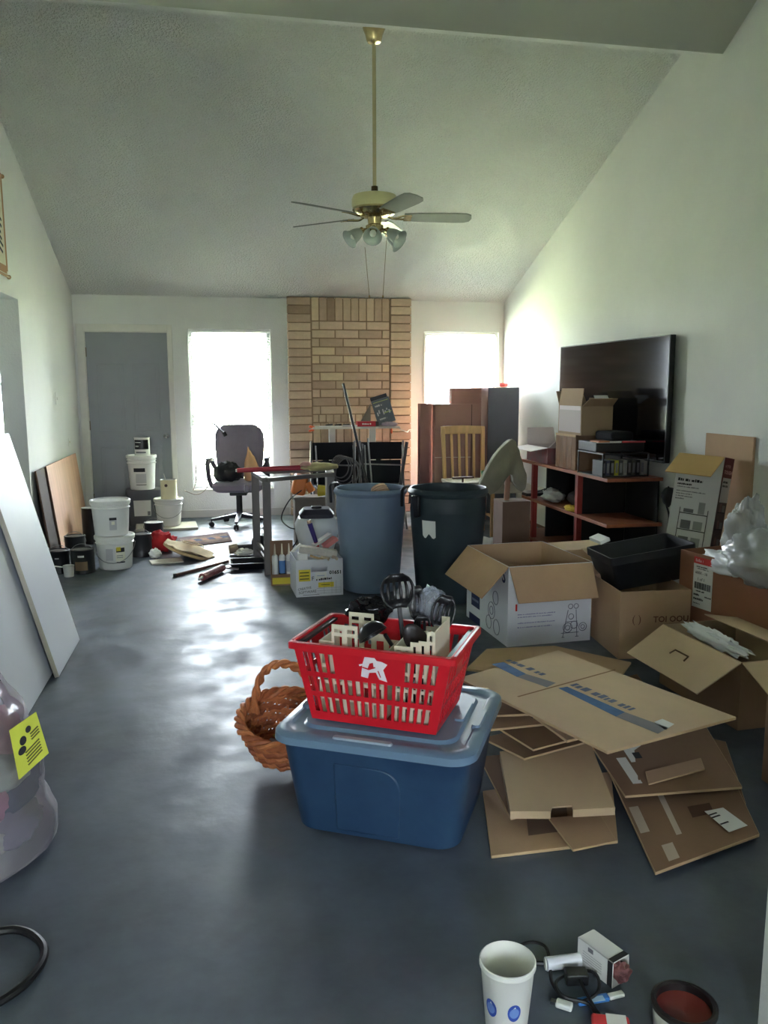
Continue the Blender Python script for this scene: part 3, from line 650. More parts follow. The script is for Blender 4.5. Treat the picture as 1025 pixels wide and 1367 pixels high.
# ================================================================== steel trestle bench
STEEL = M('painted_steel', (112,108,104), .5, .2)
t = thing('work_bench', 'grey steel trestle bench with open legs beside the office chair', 'work bench', (.58, 6.6, 0))
P1, P2, P3, P4 = V(.325, 6.30, 0), V(.262, 6.88, 0), V(.90, 6.98, 0), V(.858, 6.58, 0)
for p in (P1, P2, P3, P4): B().bar(p, p+V(0,0,.735), .062, .055, (0,1,0)).out('leg', STEEL, t, world=True, bevel=.004)
zt = V(0,0,.75)
for a, c in ((P1, P2), (P2, P3), (P3, P4), (P1, P4)): B().bar(a+zt, c+zt, .07, .03).out('top_rail', STEEL, t, world=True, bevel=.003)
B().bar(P1+V(0,0,.10), P2+V(0,0,.10), .02, .02).out('stretcher', STEEL, t, world=True); B().bar(P1+V(0,0,.16), P2+V(0,0,.16), .02, .02).out('stretcher', STEEL, t, world=True)
# mop lying on the bench
t = thing('mop', 'red handled mop with a yellowish cloth head lying on the steel bench', 'mop', (.5, 6.5, .765))
a, c = V(.11, 6.62, .795), V(.66, 6.62, .808)
B().cyl(a, c, .019, .021, n=14).out('handle', M('dull_red', (176,52,66), .5), t, world=True); B().cyl(a-V(.012,0,0), a+V(.01,0,0), .012, n=10).out('end_cap', PAPER, t, world=True)
o = B().blob((.77, 6.62, .812), (.16, .07, .032), 26, 12, .3, 3.5, 4, flat=-.03); o.out('mop_head', M('mop_cloth', (186,176,128), .95, var=.14, vs=14), t, world=True, ang=70)
B().blob((.67, 6.615, .825), (.055, .045, .03), 16, 8, .2, 3, 2).out('clamp_sleeve', M('pink_sleeve', (196,150,140), .8), t, world=True)
# floor things near the bench
p = FL(235, 770); q = FL(311, 750)
t = thing('wooden_pole', 'dark wooden broomstick lying on the floor near the caulking gun', 'pole', (-.2, 6.5, 0)); B().cyl(p+V(0,0,.014), q+V(0,0,.014), .013, n=10).out('shaft', M('dark_wood', (92,58,48), .5, var=.1), t, world=True); B().cyl(p+V(0,0,.014), p+V(-.02,-.002,.014), .014, n=10).out('tip', BLACKP, t, world=True)
p = FL(270, 776); q = FL(297, 763); dr_ = (q-p).normalized(); pr = dr_.cross(V(0,0,1))
t = thing('caulking_gun', 'dark red caulking gun with white tip lying on the floor', 'caulking gun', (p.x, p.y, 0))
B().cyl(p+V(0,0,.032), q+V(0,0,.032), .030, n=14).out('barrel', M('maroon_tube', (132,44,56), .5, col2=(170,110,110), vs=30), t, world=True)
B().cyl(p+V(0,0,.032), p-dr_*.05+V(0,0,.025), .012, .008, n=10).out('nozzle', PAPER, t, world=True); B().cyl(q+V(0,0,.032), q+dr_*.05+V(0,0,.032), .006, n=8).out('rod', CHROME, t, world=True)
B().bar(q+V(0,0,.03)+dr_*.02, q+pr*.12+dr_*.04+V(0,0,.018), .03, .016).out('grip', M('pale_metal', (190,180,180), .4, .5), t, world=True, bevel=.004); B().bar(q+V(0,0,.02)+dr_*.05, q+pr*.09+dr_*.10+V(0,0,.016), .02, .012).out('trigger', DARKM, t, world=True, bevel=.003)
p = FL(314, 757); q = FL(357, 759)
t = thing('paint_tray', 'shallow black tray on the floor beside the bench leg', 'tray', (.185, 6.60, 0), D(0))
b = B(); b.loft([rrect(.13, .09, .02, 4, 0), rrect(.155, .115, .025, 4, .055), rrect(.15, .11, .025, 4, .055), rrect(.125, .085, .02, 4, .006)], True); b.out('body', BLACKP, t)
b = B(); b.loft([rrect(.16, .12, .025, 4, .052), rrect(.16, .12, .025, 4, .058), rrect(.150, .110, .025, 4, .058), rrect(.150, .11, .025, 4, .052)], False); b.out('lip', BLACKP, t)
t = thing('angle_grinder', 'dark angle grinder with round disc on the floor behind the bench', 'power tool', (.21, 7.2, 0), D(10))
B().cyl((-.11, 0, .05), (.08, .0, .05), .034, .03, n=14).out('body', M('tool_grey', (66,64,62), .5), t); B().cyl((.10, -.03, .075), (.11, .03, .085), .085, n=24).out('disc', M('tool_disc', (50,50,52), .4), t); B().cyl((-.11, 0, .05), (-.18, 0, .045), .045, .04, n=10).out('rear_cap', M('tan_grip', (150,136,120), .8), t)
p = FL(326, 742); crumple('crumpled_rag', 'small crumpled white rag on the floor by the grinder', 'rag', (p.x, p.y, .03), (.075, .05, .035), M('white_rag', (220,218,212), .95), 12, .4)
# ---- box of caulk tubes
t = thing('caulk_caddy', 'cardboard tray holding three caulk tubes beside the bench leg', 'tray of tubes', (.41, 5.99, 0), D(-2))
b = B(); b.box(-.085, .085, -.07, -.065, 0, .085); b.box(-.085, -.08, -.065, .065, 0, .16); b.box(.08, .085, -.065, .065, 0, .16); b.box(-.085, .085, .065, .07, 0, .315); b.box(-.08, .08, -.065, .065, 0, .004)
b.out('tray', CARD2, t, smooth=False); B().box(-.075, .07, -.0715, -.0705, .012, .06).out('tray_print', YELLOW, t, smooth=False)
for k, xx in enumerate((-.052, 0, .052)):
    tb = thing('caulk_tube', ('white caulk tube with plain body nearest the bench leg', 'blue banded caulk tube in the middle of the cardboard tray', 'white caulk tube with grey print next to the white file box')[k], 'caulk tube', (.41+xx, 5.99-.015, .005), 0, 'caulk tubes in the tray')
    B().lathe([(0, 0), (.0235, 0), (.0235, .205), (.018, .215), (.009, .22), (0, .22)], 18).out('body', WHITEP, tb); B().lathe([(.009, .22), (.0075, .235), (.003, .30), (0, .30)], 12).out('nozzle', M('nozzle_cream', (226,214,190), .5), tb)
    if k == 1: B().lathe([(.024, .08), (.024, .175)], 18).out('band', M('blue_band', (90,140,200), .5), tb); B().lathe([(.0242, .05), (.0242, .08)], 18).out('band', INK, tb)
    if k == 2: B().lathe([(.024, .09), (.024, .17)], 18).out('band', M('grey_band', (190,192,196), .5), tb)
# ---- bankers box
bx0 = V(.634, 5.72, 0)
t = thing('file_box', 'white cardboard file box numbered 01651 with yellow stickers, full of scraps', 'file box', bx0, D(2.5))
hx, hy, hh, th = .166, .165, .262, .006
b = B(); b.box(-hx, hx, -hy, -hy+th, 0, .175); b.box(-hx, -.055, -hy, -hy+th, .175, .21); b.box(.055, hx, -hy, -hy+th, .175, .21); b.box(-hx, hx, -hy, -hy+th, .21, hh); b.out('front_panel', CARDWHITE, t, smooth=False)
for nm, a in (('side_panel', (-hx, -hx+th, -hy+th, hy)), ('side_panel', (hx-th, hx, -hy+th, hy)), ('back_panel', (-hx+th, hx-th, hy-th, hy))): B().box(*a, 0, hh).out(nm, CARDWHITE, t, smooth=False)
B().box(-hx+th, hx-th, -hy+th, hy-th, 0, .005).out('bottom', CARDWHITE, t, smooth=False)
yy = -hy-.0008
def pr(x0, x1, z0, z1, m, nm='print'): 
    b = B(); b.add([(x0, yy, z0), (x1, yy, z0), (x1, yy, z1), (x0, yy, z1)], [(0,1,2,3)]); return b.out(nm, m, t, smooth=False)
pr(-.147, -.065, .112, .195, YELLOW, 'yellow_sticker'); pr(-.01, .10, .062, .098, YELLOW, 'yellow_sticker'); pr(-.03, .048, .118, .172, PAPER, 'paper_label')
yy -= .0006
for z in (.125, .147, .17): pr(-.14, -.075, z, z+.008, M('olive_print', (90,90,30), .6))
pr(.01, .07, .078, .083, M('olive_print')); pr(-.02, .035, .145, .149, M('blue_line', (150,170,210), .6))
words('01651', .034, (.068, yy, .155), (1,0,0), (0,0,1), INK, t, bold=.0012, sx=1.05)
words('F', .042, (-.058, yy, .115), (1,0,0), (0,0,1), INK, t); scrib(t, (-.025, yy-.0006, .112), (1,0,.05), (0,0,1), .11, .016, INK, seed=4); words('CREATIVE', .024, (-.155, yy, .047), (1,0,.12), (0,0,1), INK, t, sx=.9); words('SOFTWARE', .027, (-.15, yy, .022), (1,0,.06), (0,0,1), INK, t, sx=.9)
pr(-.12, -.005, .012, .0145, INK)
b = B()
for z in (.02, .038, .056): b.box(-.02, .15, yy, yy+.0004, z, z+.0012)
for x in (.03, .085, .115, .15): b.box(x, x+.0012, yy, yy+.0004, .015, .11)
b.out('form_lines', GREYINK, t, smooth=False)
def wb(x, y, z): return WM[t.name] @ V(x, y, z)
# contents of the file box
CON = 'scraps piled in the file box'
WP = M('weathered_white', (206,200,190), .8, var=.12, vs=18)
tag(B().bar(wb(-.13, -.08, .33), wb(.135, -.10, .285), .075, .05).out('foam_block', WP, smooth=False, bevel=.006), 'long dirty white foam block lying across the file box', 'foam block', CON)
tag(B().bar(wb(-.02, -.03, .34), wb(.11, .03, .405), .05, .016).out('wood_offcut', M('offcut_white', (216,212,204), .7)), 'pale offcut board slanting up out of the file box', 'offcut', CON)
tag(B().bar(wb(-.06, -.125, .285), wb(.03, -.155, .245+.012), .02, .012).out('wood_strip', M('strip_wood', (186,156,116), .7)), 'thin wooden strip poking over the front of the file box', 'wood strip', CON)
tag(B().bar(wb(-.185, -.11, .315), wb(-.12, -.09, .365), .03, .008).out('plastic_trim', WHITEP), 'short white plastic trim sticking out past the file box corner', 'trim piece', CON)
tag(B().box(*(lambda p: (p.x-.035, p.x+.035, p.y-.04, p.y+.04))(wb(-.105, -.06, 0)), .10, .295).out('white_carton', PAPER, smooth=False, bevel=.004), 'upright white carton standing in the file box', 'carton', CON)
tag(B().bar(wb(.06, .0, .32), wb(.15, .02, .375), .07, .03).out('pink_sponge', M('pink_foam', (196,120,120), .9)), 'pinkish foam scrap at the right of the file box', 'foam scrap', CON)
h = thing('hammer', 'purple handled tool with red collar standing in the file box', 'hand tool', wb(-.02, .0, .25), 0, CON)
B().cyl(wb(.0, -.02, .36), wb(-.045, -.03, .50), .015, .019, n=12).out('handle', M('purple_grip', (64,52,120), .5), h, world=True); B().cyl(wb(.012, -.018, .315), wb(.0, -.02, .36), .014, .016, n=12).out('collar', M('collar_red', (190,44,52), .5), h, world=True); B().cyl(wb(-.045, -.03, .50), wb(-.052, -.031, .52), .016, n=12).out('pommel', M('tan_cap', (190,160,140), .6), h, world=True)
for k, (a, c) in enumerate((((.10, -.13, .27), (.125, -.17, .262)), ((.02, -.12, .268), (.07, -.165, .262)))): tag(B().cyl(wb(*a), wb(*c), .012, n=10).out('foam_roll', M('cream_roll', (206,188,164), .8)), ('cream foam roll end near the right corner of the file box rim', 'cream foam roll end over the middle of the file box rim')[k], 'foam roll', CON)
# ---- plastic helmet-like light grey tub and black tool case behind the file box
t = thing('shop_vacuum', 'light grey plastic tub with a black top behind the white file box', 'shop vacuum', (.70, 6.22, 0), D(-4))
b = B(); b.loft([rrect(.10, .09, .05, 5, 0.03), rrect(.125, .11, .055, 5, .20), rrect(.165, .14, .07, 5, .36), rrect(.168, .145, .07, 5, .40), rrect(.14, .12, .06, 5, .46), rrect(.09, .075, .05, 5, .475)], True); b.out('tank', M('grey_white_plastic', (206,208,206), .4), t)
b = B(); b.loft([rrect(.125, .11, .05, 5, .455), rrect(.135, .115, .05, 5, .49), rrect(.10, .085, .04, 5, .53)], True); b.out('motor_top', M('charcoal_plastic', (62,62,68), .5), t)
B().bar((.15, -.02, .40), (.20, -.04, .42), .03, .012).out('spout', MATS['grey_white_plastic'], t); 
for s in (-1, 1): B().cyl((s*.07, -.07, .03), (s*.09, -.07, .03), .03, n=12).out('wheel', BLACKP, t)
B().box(-.04, .04, -.03, .03, .53, .545).out('carry_handle', BLACKP, t, bevel=.006)
# stool with orange tool at the hearth
t = thing('cinder_block', 'grey brown block on the floor carrying an orange power tool', 'block', (.80, 7.55, 0)); B().box(-.16, .16, -.10, .10, 0, .43).out('body', M('block_grey', (120,112,102), .9, var=.1, vs=10), t, smooth=False, bevel=.008); B().box(-.17, .17, -.11, .11, .43, .45).out('cap', M('block_grey'), t, smooth=False)
t = thing('power_planer', 'orange and yellow power tool resting on the grey block', 'power tool', (.78, 7.5, .45))
B().cbox((.69, 7.50, .565), .13, .12, .19, Matrix.Rotation(D(12), 3, 'Y')).out('body', M('tool_orange', (214,120,52), .45), t, world=True, bevel=.025); B().cyl((.76, 7.47, .58), (.80, 7.45, .50), .035, n=12).out('motor', M('tool_orange'), t, world=True); B().cyl((.86, 7.46, .51), (.93, 7.44, .51), .055, .045, n=14).out('yellow_cap', M('tool_yellow', (206,186,60), .5), t, world=True); B().bar((.62, 7.47, .62), (.80, 7.47, .645), .03, .025).out('handle', BLACKP, t, world=True, bevel=.008)
b = B(); b.tube(smoothpath([(.70, 7.42, .52), (.58, 7.3, .45), (.50, 7.25, .30), (.56, 7.2, .22), (.66, 7.15, .18), (.55, 7.1, .02), (.40, 7.0, .012), (.50, 6.95, .012), (.66, 6.9, .012)], 7), .006, 6); tag(b.out('black_cable', BLACKP), 'black power cord curling down from the orange tool', 'cord')
# ================================================================== white desk at the chimney
t = thing('standing_desk', 'narrow white desk on two column legs in front of the brick chimney', 'desk', (1.43, 8.88, 0))
DW = M('desk_white', (216,214,206), .5)
B().box(.955, 1.915, 8.72, 9.06, 1.012, 1.034).out('desk_top', DW, t, smooth=False, world=True, bevel=.003)
for x in (1.185, 1.635):
    B().box(x-.035, x+.035, 8.87, 8.92, .04, 1.012).out('leg', DW, t, smooth=False, world=True, bevel=.004); B().box(x-.035, x+.035, 8.68, 9.06, 0, .04).out('foot', DW, t, smooth=False, world=True, bevel=.006)
ZD = 1.0345
tag(B().cbox((1.16, 8.80, ZD+.004), .22, .16, .008, Matrix.Rotation(D(8), 3, 'Z')).out('paper_sheet', PAPER, smooth=False), 'white papers lying at the orange end of the white desk', 'papers')
tag(B().cbox((1.37, 8.80, ZD+.008), .16, .10, .014, Matrix.Rotation(D(-10), 3, 'Z')).out('paper_booklet', M('grey_paper', (190,190,196), .6), smooth=False), 'grey booklet on the white desk behind the leaning pole', 'booklet')
for k, (xx, lb) in enumerate(((1.12, 'small dark screw driver on the papers'), (1.22, 'short black marker on the white desk'), (1.31, 'dark pliers lying beside the grey booklet'))): tag(B().bar((xx, 8.90, ZD+.012), (xx+.075, 8.93, ZD+.016), .016, .02).out('small_tool', DARKM), lb, 'hand tool')
t = thing('red_box', 'small red cardboard box with white lettering on the white desk', 'box', (1.545, 8.80, ZD), D(2)); B().box(-.10, .10, -.05, .05, 0, .055).out('body', M('box_red', (196,44,60), .5), t, smooth=False); B().box(.10, .135, -.048, .048, .002, .053).out('end_flap', M('box_dark', (60,50,50), .6), t, smooth=False); scrib(t, (-.05, -.0508, .02), (1,0,0), (0,0,1), .10, .017, PAPER, seed=2)
t = thing('tool_case', 'grey and black printed carton tilted on the white desk', 'carton', (1.785, 8.88, ZD+.028), (0, D(-17), D(-12)))
B().box(-.085, .115, -.06, .10, 0, .275).out('body', M('carton_charcoal', (92,98,104), .5), t, smooth=False, bevel=.003); B().box(-.086, .10, -.0606, .10, .276, .315).out('top_flap', M('carton_black', (36,38,42), .5), t, smooth=False)
b = B(); b.box(-.07, .10, -.0612, -.0605, .245, .252); b.box(.02, .10, -.0612, -.0605, .11, .125); b.out('green_stripe', M('lime_print', (168,180,110), .6), t, smooth=False)
for k in range(7): B().box(-.06+.022*k, -.046+.022*k, -.0615, -.0605, .10+.02*(k % 3), .14+.02*(k % 2)).out('print_mark', M('label_grey'), t, smooth=False)
scrib(t, (-.06, -.0614, .20), (1,0,0), (0,0,1), .09, .02, M('label_grey'), seed=3); scrib(t, (-.05, -.0614, .05), (1,0,0), (0,0,1), .08, .018, M('label_grey'), seed=5)
b = B(); b.add([(1.50, 9.00, ZD), (1.64, 9.02, ZD), (1.64, 9.02, ZD+.24), (1.64, 9.04, ZD), (1.50, 9.03, ZD), (1.64, 9.04, ZD+.24)], [(0,1,2), (4,5,3), (0,2,5,4), (1,3,5,2), (0,4,3,1)])
tag(b.out('grey_wedge', M('wedge_grey', (120,112,104), .8), smooth=False), 'grey triangular card standing behind the tilted carton', 'card')
t = thing('desk_clamp', 'orange spring clamp gripping the end of the white desk', 'clamp', (.965, 8.78, 1.0)); B().cbox((.95, 8.76, 1.035), .06, .03, .03, Matrix.Rotation(D(15), 3, 'Y')).out('jaw', M('orange_plastic', (240,110,60), .4), t, world=True, bevel=.006); B().cbox((.945, 8.76, 1.0), .06, .03, .022, Matrix.Rotation(D(-15), 3, 'Y')).out('jaw', M('orange_plastic'), t, world=True, bevel=.006)
tag(B().blob((1.815, 8.71, .985), (.012, .010, .03), 10, 8, 0).out('orange_tag', M('orange_plastic')), 'small orange tag hanging from the desk front', 'tag')
crumple('cable_bundle', 'tangled pale cables in front of the tilted carton', 'cables', (1.80, 8.755, ZD+.022), (.085, .03, .025), M('pale_cable', (196,180,190), .7), 7, .5, 5)
b = B(); b.tube(smoothpath([(1.86, 8.8, ZD+.01), (1.93, 8.8, 1.0), (2.02, 8.85, .965), (2.12, 9.2, .965), (2.19, 9.33, .97)], 6), .006, 6); tag(b.out('white_wire', M('white_cable', (226,220,206), .6)), 'white cable sagging from the desk to the wall', 'cable')
# ================================================================== black folding chairs
def folding_chair(x, y, rz, label, wd=.46):
    t = thing('folding_chair', label, 'folding chair', (x, y, 0), rz, 'black folding chairs by the fireplace')
    mt = M('chair_tube', (128,128,132), .35, .7)
    for s in (-1, 1):
        B().cyl((s*wd/2, .12, 0), (s*wd/2, .02, .90), .012, n=10).out('back_post', mt, t); B().cyl((s*wd/2*.94, -.30, 0), (s*wd/2*.94, .10, .52), .011, n=10).out('front_leg', mt, t); B().cyl((s*wd/2*.85, -.26, .42), (s*wd/2*.85, -.10, .86), .008, n=8).out('arm_post', mt, t)
    b = B(); b.loft([[V(-wd/2+.012, .045, .70), V(wd/2-.012, .045, .70), V(wd/2-.012, .02, .885), V(-wd/2+.012, .02, .885)], [V(-wd/2+.012, .062, .70), V(wd/2-.012, .062, .70), V(wd/2-.012, .037, .885), V(-wd/2+.012, .037, .885)]], True); b.out('back_band', BLACKF, t, bevel=.006)
    b = B(); b.loft([[V(-wd/2+.02, .09, .44), V(wd/2-.02, .09, .44), V(wd/2-.02, .06, .69), V(-wd/2+.02, .06, .69)], [V(-wd/2+.02, .10, .44), V(wd/2-.02, .10, .44), V(wd/2-.02, .07, .69), V(-wd/2+.02, .07, .69)]], True); b.out('back_panel', M('black_mesh', (34,36,42), .95), t)
    B().box(-wd/2+.02, wd/2-.02, -.24, .10, .415, .44).out('seat', BLACKF, t, bevel=.01); B().cyl((-wd/2, -.02, .66), (wd/2, -.02, .64), .008, n=8).out('cross_bar', mt, t)
    return t
p = AY(444, 600, 8.45); folding_chair(p.x+.01, 8.47, D(0), 'black folding chair with a cable coil hung at its front')
p = AY(509, 600, 8.45); folding_chair(p.x, 8.42, D(-3), 'black folding chair next to the leaning dark bar')
b = B()
for k in range(5):
    r = .10+.012*k; b.tube([V(1.165+.02*k+r*.9*math.cos(a), 8.16-.008*k, .66+r*1.15*math.sin(a)-.02*k) for a in [2*PI*j/22 for j in range(22)]], .007, 6, True)
tag(b.out('cable_coil', M('coil_grey', (92,92,98), .5)), 'grey cable coiled in loops on the black folding chair', 'cable coil')
b = B(); a = AY(458, 512, 8.30); c = AY(487, 632, 8.02); b.cyl(c+(c-a)*.55, a, .014, n=10); o = b.out('long_pole', M('black_steel', (48,46,50), .35, .4)); tag(o, 'long thin black pole leaning up across the white desk', 'pole')
b = B(); b.bar(AY(543, 590, 7.95), AY(543, 590, 7.95)+V(-.16, -.08, .004-AY(543, 590, 7.95).z), .030, .02); tag(b.out('dark_bar', M('dark_grey_bar', (84,82,86), .5)), 'dark grey flat bar leaning beside the folding chair', 'bar')
for k, (x0, x1, ym, lb) in enumerate(((491, 497, 585, 'slim grey rod standing between the folding chairs'), (472, 472, 590, 'thin dark rod upright behind the blue bin'), (483, 487, 592, 'second thin dark rod beside the slim grey rod'))):
    a = AY(x0, ym, 7.9); c = AY(x1, 640, 7.9); tag(B().cyl(V(c.x+(c.x-a.x)*.8, c.y, .0), a, .008, n=8).out('metal_rod', MATS['chair_tube'] if k == 0 else M('black_steel')), lb, 'rod')
# ================================================================== trash cans
def trash_can(label, x, y, h, r1, r0, mat, rz):
    t = thing('trash_can', label, 'trash can', (x, y, 0), rz)
    B().lathe([(0, 0), (r0-.02, 0), (r0-.004, .006), (r0, .025), (r0+(r1-r0)*.78, h*.80), (r0+(r1-r0)*.80, h*.805), (r1-.016, h*.86), (r1-.014, h*.93), (r1-.004, h*.94), (r1, h*.95), (r1+.004, h*.965), (r1-.002, h*.985), (r1-.012, h), (r1-.022, h*.995), (r1-.028, h*.95), (r0-.012, .03), (0, .02)], 48).out('body', mat, t)
    return t
BIN1 = M('blue_grey_bin', (116,134,158), .55, var=.05, vs=4); BIN2 = M('dark_green_bin', (44,58,64), .5, var=.08, vs=4)
c1 = V(1.035, 5.715, 0); c2 = V(1.508, 5.345, 0)
t = trash_can('blue grey round trash can with black bail handles', c1.x, c1.y, .745, .262, .205, BIN1, 0)
def bail(t, ang, r, z, name='handle'):
    d = V(math.cos(ang), math.sin(ang), 0); e = V(-d.y, d.x, 0)
    b = B(); b.tube(smoothpath([d*(r+.014)+e*.075+V(0,0,z-.07), d*(r+.016)+e*.08+V(0,0,z+.01), d*(r+.02)+e*.07+V(0,0,z+.05), d*(r+.025)+V(0,0,z+.062), d*(r+.02)-e*.07+V(0,0,z+.05), d*(r+.016)-e*.08+V(0,0,z+.01), d*(r+.014)-e*.075+V(0,0,z-.07)], 5), .011, 8)
    return b.out(name, BLACKP, t)
bail(t, D(-35), .262, .70); bail(t, D(150), .262, .70)
t = trash_can('very dark green round trash can with a torn white label', c2.x, c2.y, .777, .272, .215, BIN2, 0)
bail(t, D(12), .258, .66)
b = B(); b.loft([[V(-.268, -.10, .58), V(-.25, -.155, .60), V(-.255, -.17, .74), V(-.285, -.09, .74)], [V(-.245, -.09, .58), V(-.225, -.15, .60), V(-.23, -.16, .74), V(-.25, -.08, .74)]], True); b.out('handle_bracket', BLACKP, t, bevel=.01)
b = B(); A0, A1 = D(-147), D(-124)
n = 8; z0s = [.475, .458, .455, .47, .485, .475, .458, .455, .465]
rr = lambda z: .215+(.057)*.78*z/(.777*.8)+.0018
b.loft([[V(math.cos(A0+(A1-A0)*k/n)*rr(z0s[k]), math.sin(A0+(A1-A0)*k/n)*rr(z0s[k]), z0s[k]) for k in range(n+1)], [V(math.cos(A0+(A1-A0)*k/n)*rr(.575), math.sin(A0+(A1-A0)*k/n)*rr(.575), .575) for k in range(n+1)]], False, closed=False); b.out('torn_label', PAPER, t)
b = B(); b.lathe([(.055, 0), (.075, .12), (.077, .125), (.071, .12), (.05, .006), (0, .006)], 24)
for k in range(6): b.lathe([(.058+.0033*k*1.0, .012+.018*k), (.063+.0033*k, .017+.018*k), (.060+.0033*k, .024+.018*k)], 24)
b.xf(Matrix.Translation((1.105, 5.79, .735)) @ Matrix.Rotation(D(148), 4, 'X') @ Matrix.Rotation(D(15), 4, 'Y')); b2 = min(p.z for p in b.v)
tag(b.out('tan_pot', M('terracotta_tan', (206,168,140), .7)), 'ribbed tan flower pot upside down in the blue grey trash can', 'flower pot')
tag(B().blob((c1.x, c1.y+.03, .44), (.16, .16, .12), 20, 12, .3, 3, 6).out('trash_bag', M('rubbish_black', (30,30,32), .5)), 'black rubbish bag inside the blue grey trash can', 'rubbish bag')
tag(B().blob((c2.x, c2.y, .52), (.17, .17, .13), 20, 12, .3, 3, 11).out('trash_bag', M('rubbish_dark', (40,46,46), .5)), 'dark rubbish bag inside the dark green trash can', 'rubbish bag')
tag(B().box(1.235, 1.265, 6.15, 6.18, 0, .70).out('wooden_stick', M('stick_wood', (150,112,92), .7), smooth=False), 'upright wooden stick seen between the two trash cans', 'stick')
# hanging garment out of the dark bin
GC = M('olive_cloth', (136,132,116), .95, var=.07, vs=9)
t = thing('draped_jacket', 'olive grey jacket draped over a post beside the dark trash can', 'jacket', (2.2, 6.1, 0))
pts = [(540, 655, 5.62), (583, 657, 5.70), (640, 640, 5.75), (660, 605, 5.95), (683, 588, 6.10), (694, 605, 6.12), (700, 630, 6.12), (703, 652, 6.10)]
up_ = [AY(640, 648, 5.60), AY(655, 618, 5.75), AY(668, 600, 5.9), AY(683, 587, 6.05), AY(691, 598, 6.08), AY(698, 618, 6.08), AY(703, 637, 6.06), AY(701, 649, 6.04)]
lo_ = [AY(648, 664, 5.60), AY(664, 655, 5.75), AY(673, 643, 5.85), AY(680, 634, 5.95), AY(683, 636, 6.0), AY(686, 645, 6.0), AY(692, 654, 6.0), AY(697, 656, 6.0)]
b = B(); n = 9; loops = []
for i in range(n+1):
    v = i/n; loops.append([u*(1-v)+l*v+V(0, -.035*math.sin(v*PI), 0)+V(.008, -.014, .008)*noise.noise((u*(1-v)+l*v)*16) for u, l in zip(smoothpath(up_, 4), smoothpath(lo_, 4))])
back = [[p+V(.02, .11, 0) for p in lp] for lp in reversed(loops)]
b.loft(loops+back+[loops[0]], False, closed=False); k0 = len(loops[0]); m = len(loops+back)
b.f.append(tuple(i*k0 for i in range(m))); b.f.append(tuple(i*k0+k0-1 for i in reversed(range(m)))); b.out('cloth', GC, t, world=True, ang=60)
b = B(); b.tube([p+V(-.003, -.006, .004) for p in smoothpath(up_[:4], 4)], .005, 6); b.out('piping', M('pale_piping', (190,186,166), .9), t, world=True)
tag(B().box(2.145, 2.375, 6.02, 6.24, 0, .56).out('brown_carton', M('dark_brown_card', (112,88,74), .85, var=.08), smooth=False), 'closed brown carton under the draped olive jacket', 'carton')
tag(B().cyl((2.215, 6.13, .56), (2.235, 6.13, .975), .022, n=12).out('support_post', M('stick_wood')), 'round wooden post under the draped olive jacket', 'post')
crumple('white_bag', 'crumpled white bag on the floor right of the dark trash can', 'bag', (AY(660, 705, 6.6).x-.05, 6.6, .075), (.17, .14, .09), M('white_bag_plastic', (226,226,222), .5), 15, .35)
tag(B().cbox((2.30, 5.62, .012), .34, .26, .016, Matrix.Rotation(D(25), 3, 'Z')).out('woven_mat', M('woven_mat', (156,120,86), .9, var=.2, vs=40), smooth=False), 'small woven brown mat on the floor behind the printed white carton', 'mat')
# ================================================================== by the bare window
MB_ = M('maroon_carton', (158,120,112), .8, var=.05, vs=3); DKC = M('dark_carton', (104,102,112), .7, var=.06, vs=3)
def closed_carton(name, label, x0, x1, y0, y1, h, mats, rz=0, tape=True, group=None, z0=0, tapem=None):
    t = thing(name, label, 'carton', ((x0+x1)/2, (y0+y1)/2, z0), rz, group); a, c = (x1-x0)/2, (y1-y0)/2
    B().box(-a, a, -c, c, 0, h).out('body', mats[0], t, smooth=False, bevel=.003)
    if len(mats) > 1: B().box(-a+.001, a-.001, -c-.0012, -c-.0004, .002, h-.002).out('front_side', mats[1], t, smooth=False)
    if tape: B().box(-.03, .03, -c-.0016, c+.0006, h+.0002, h+.0010).out('tape', tapem or M('tape', (170,140,104), .35), t, smooth=False)
    return t
closed_carton('tall_carton', 'tall carton with a dark front beside the bare window', 2.845, 3.20, 8.52, 9.18, 1.452, (MB_, DKC))  # front face coloured darker than the other sides
t = closed_carton('flat_carton', 'wide maroon brown flat carton standing behind the wooden chair', 2.25, 2.735, 8.50, 8.62, 1.275, (MB_,), rz=D(-2), tape=False)
B().box(.16, .168, -.0615, -.060, .05, 1.27).out('seam', M('seam_dark', (92,66,60), .8), t, smooth=False)
scrib(t, (-.14, -.0612, 1.0), (1,0,0), (0,0,1), .13, .022, M('pale_print', (214,196,186), .7), seed=6); scrib(t, (-.16, -.0612, 1.035), (1,0,0), (0,0,1), .16, .010, M('pale_print'), seed=7); B().box(-.24, .16, -.0612, -.0602, .70, .706).out('tape_line', M('pale_print'), t, smooth=False)
closed_carton('flat_carton', 'tallest maroon brown flat carton beside the dark fronted one', 2.49, 2.835, 8.72, 8.82, 1.445, (MB_,), tape=False)
t = closed_carton('narrow_carton', 'narrow maroon brown carton at the chimney side of the window', 2.115, 2.262, 8.64, 8.74, 1.28, (MB_,), tape=False, rz=D(1))
tag(B().blob((3.10, 8.75, 1.475), (.05, .03, .024), 14, 8, .4, 4, 3, flat=-.02).out('red_ribbon', M('pink_red', (236,96,96), .6)), 'small red ribbon lying on top of the tall carton', 'ribbon')
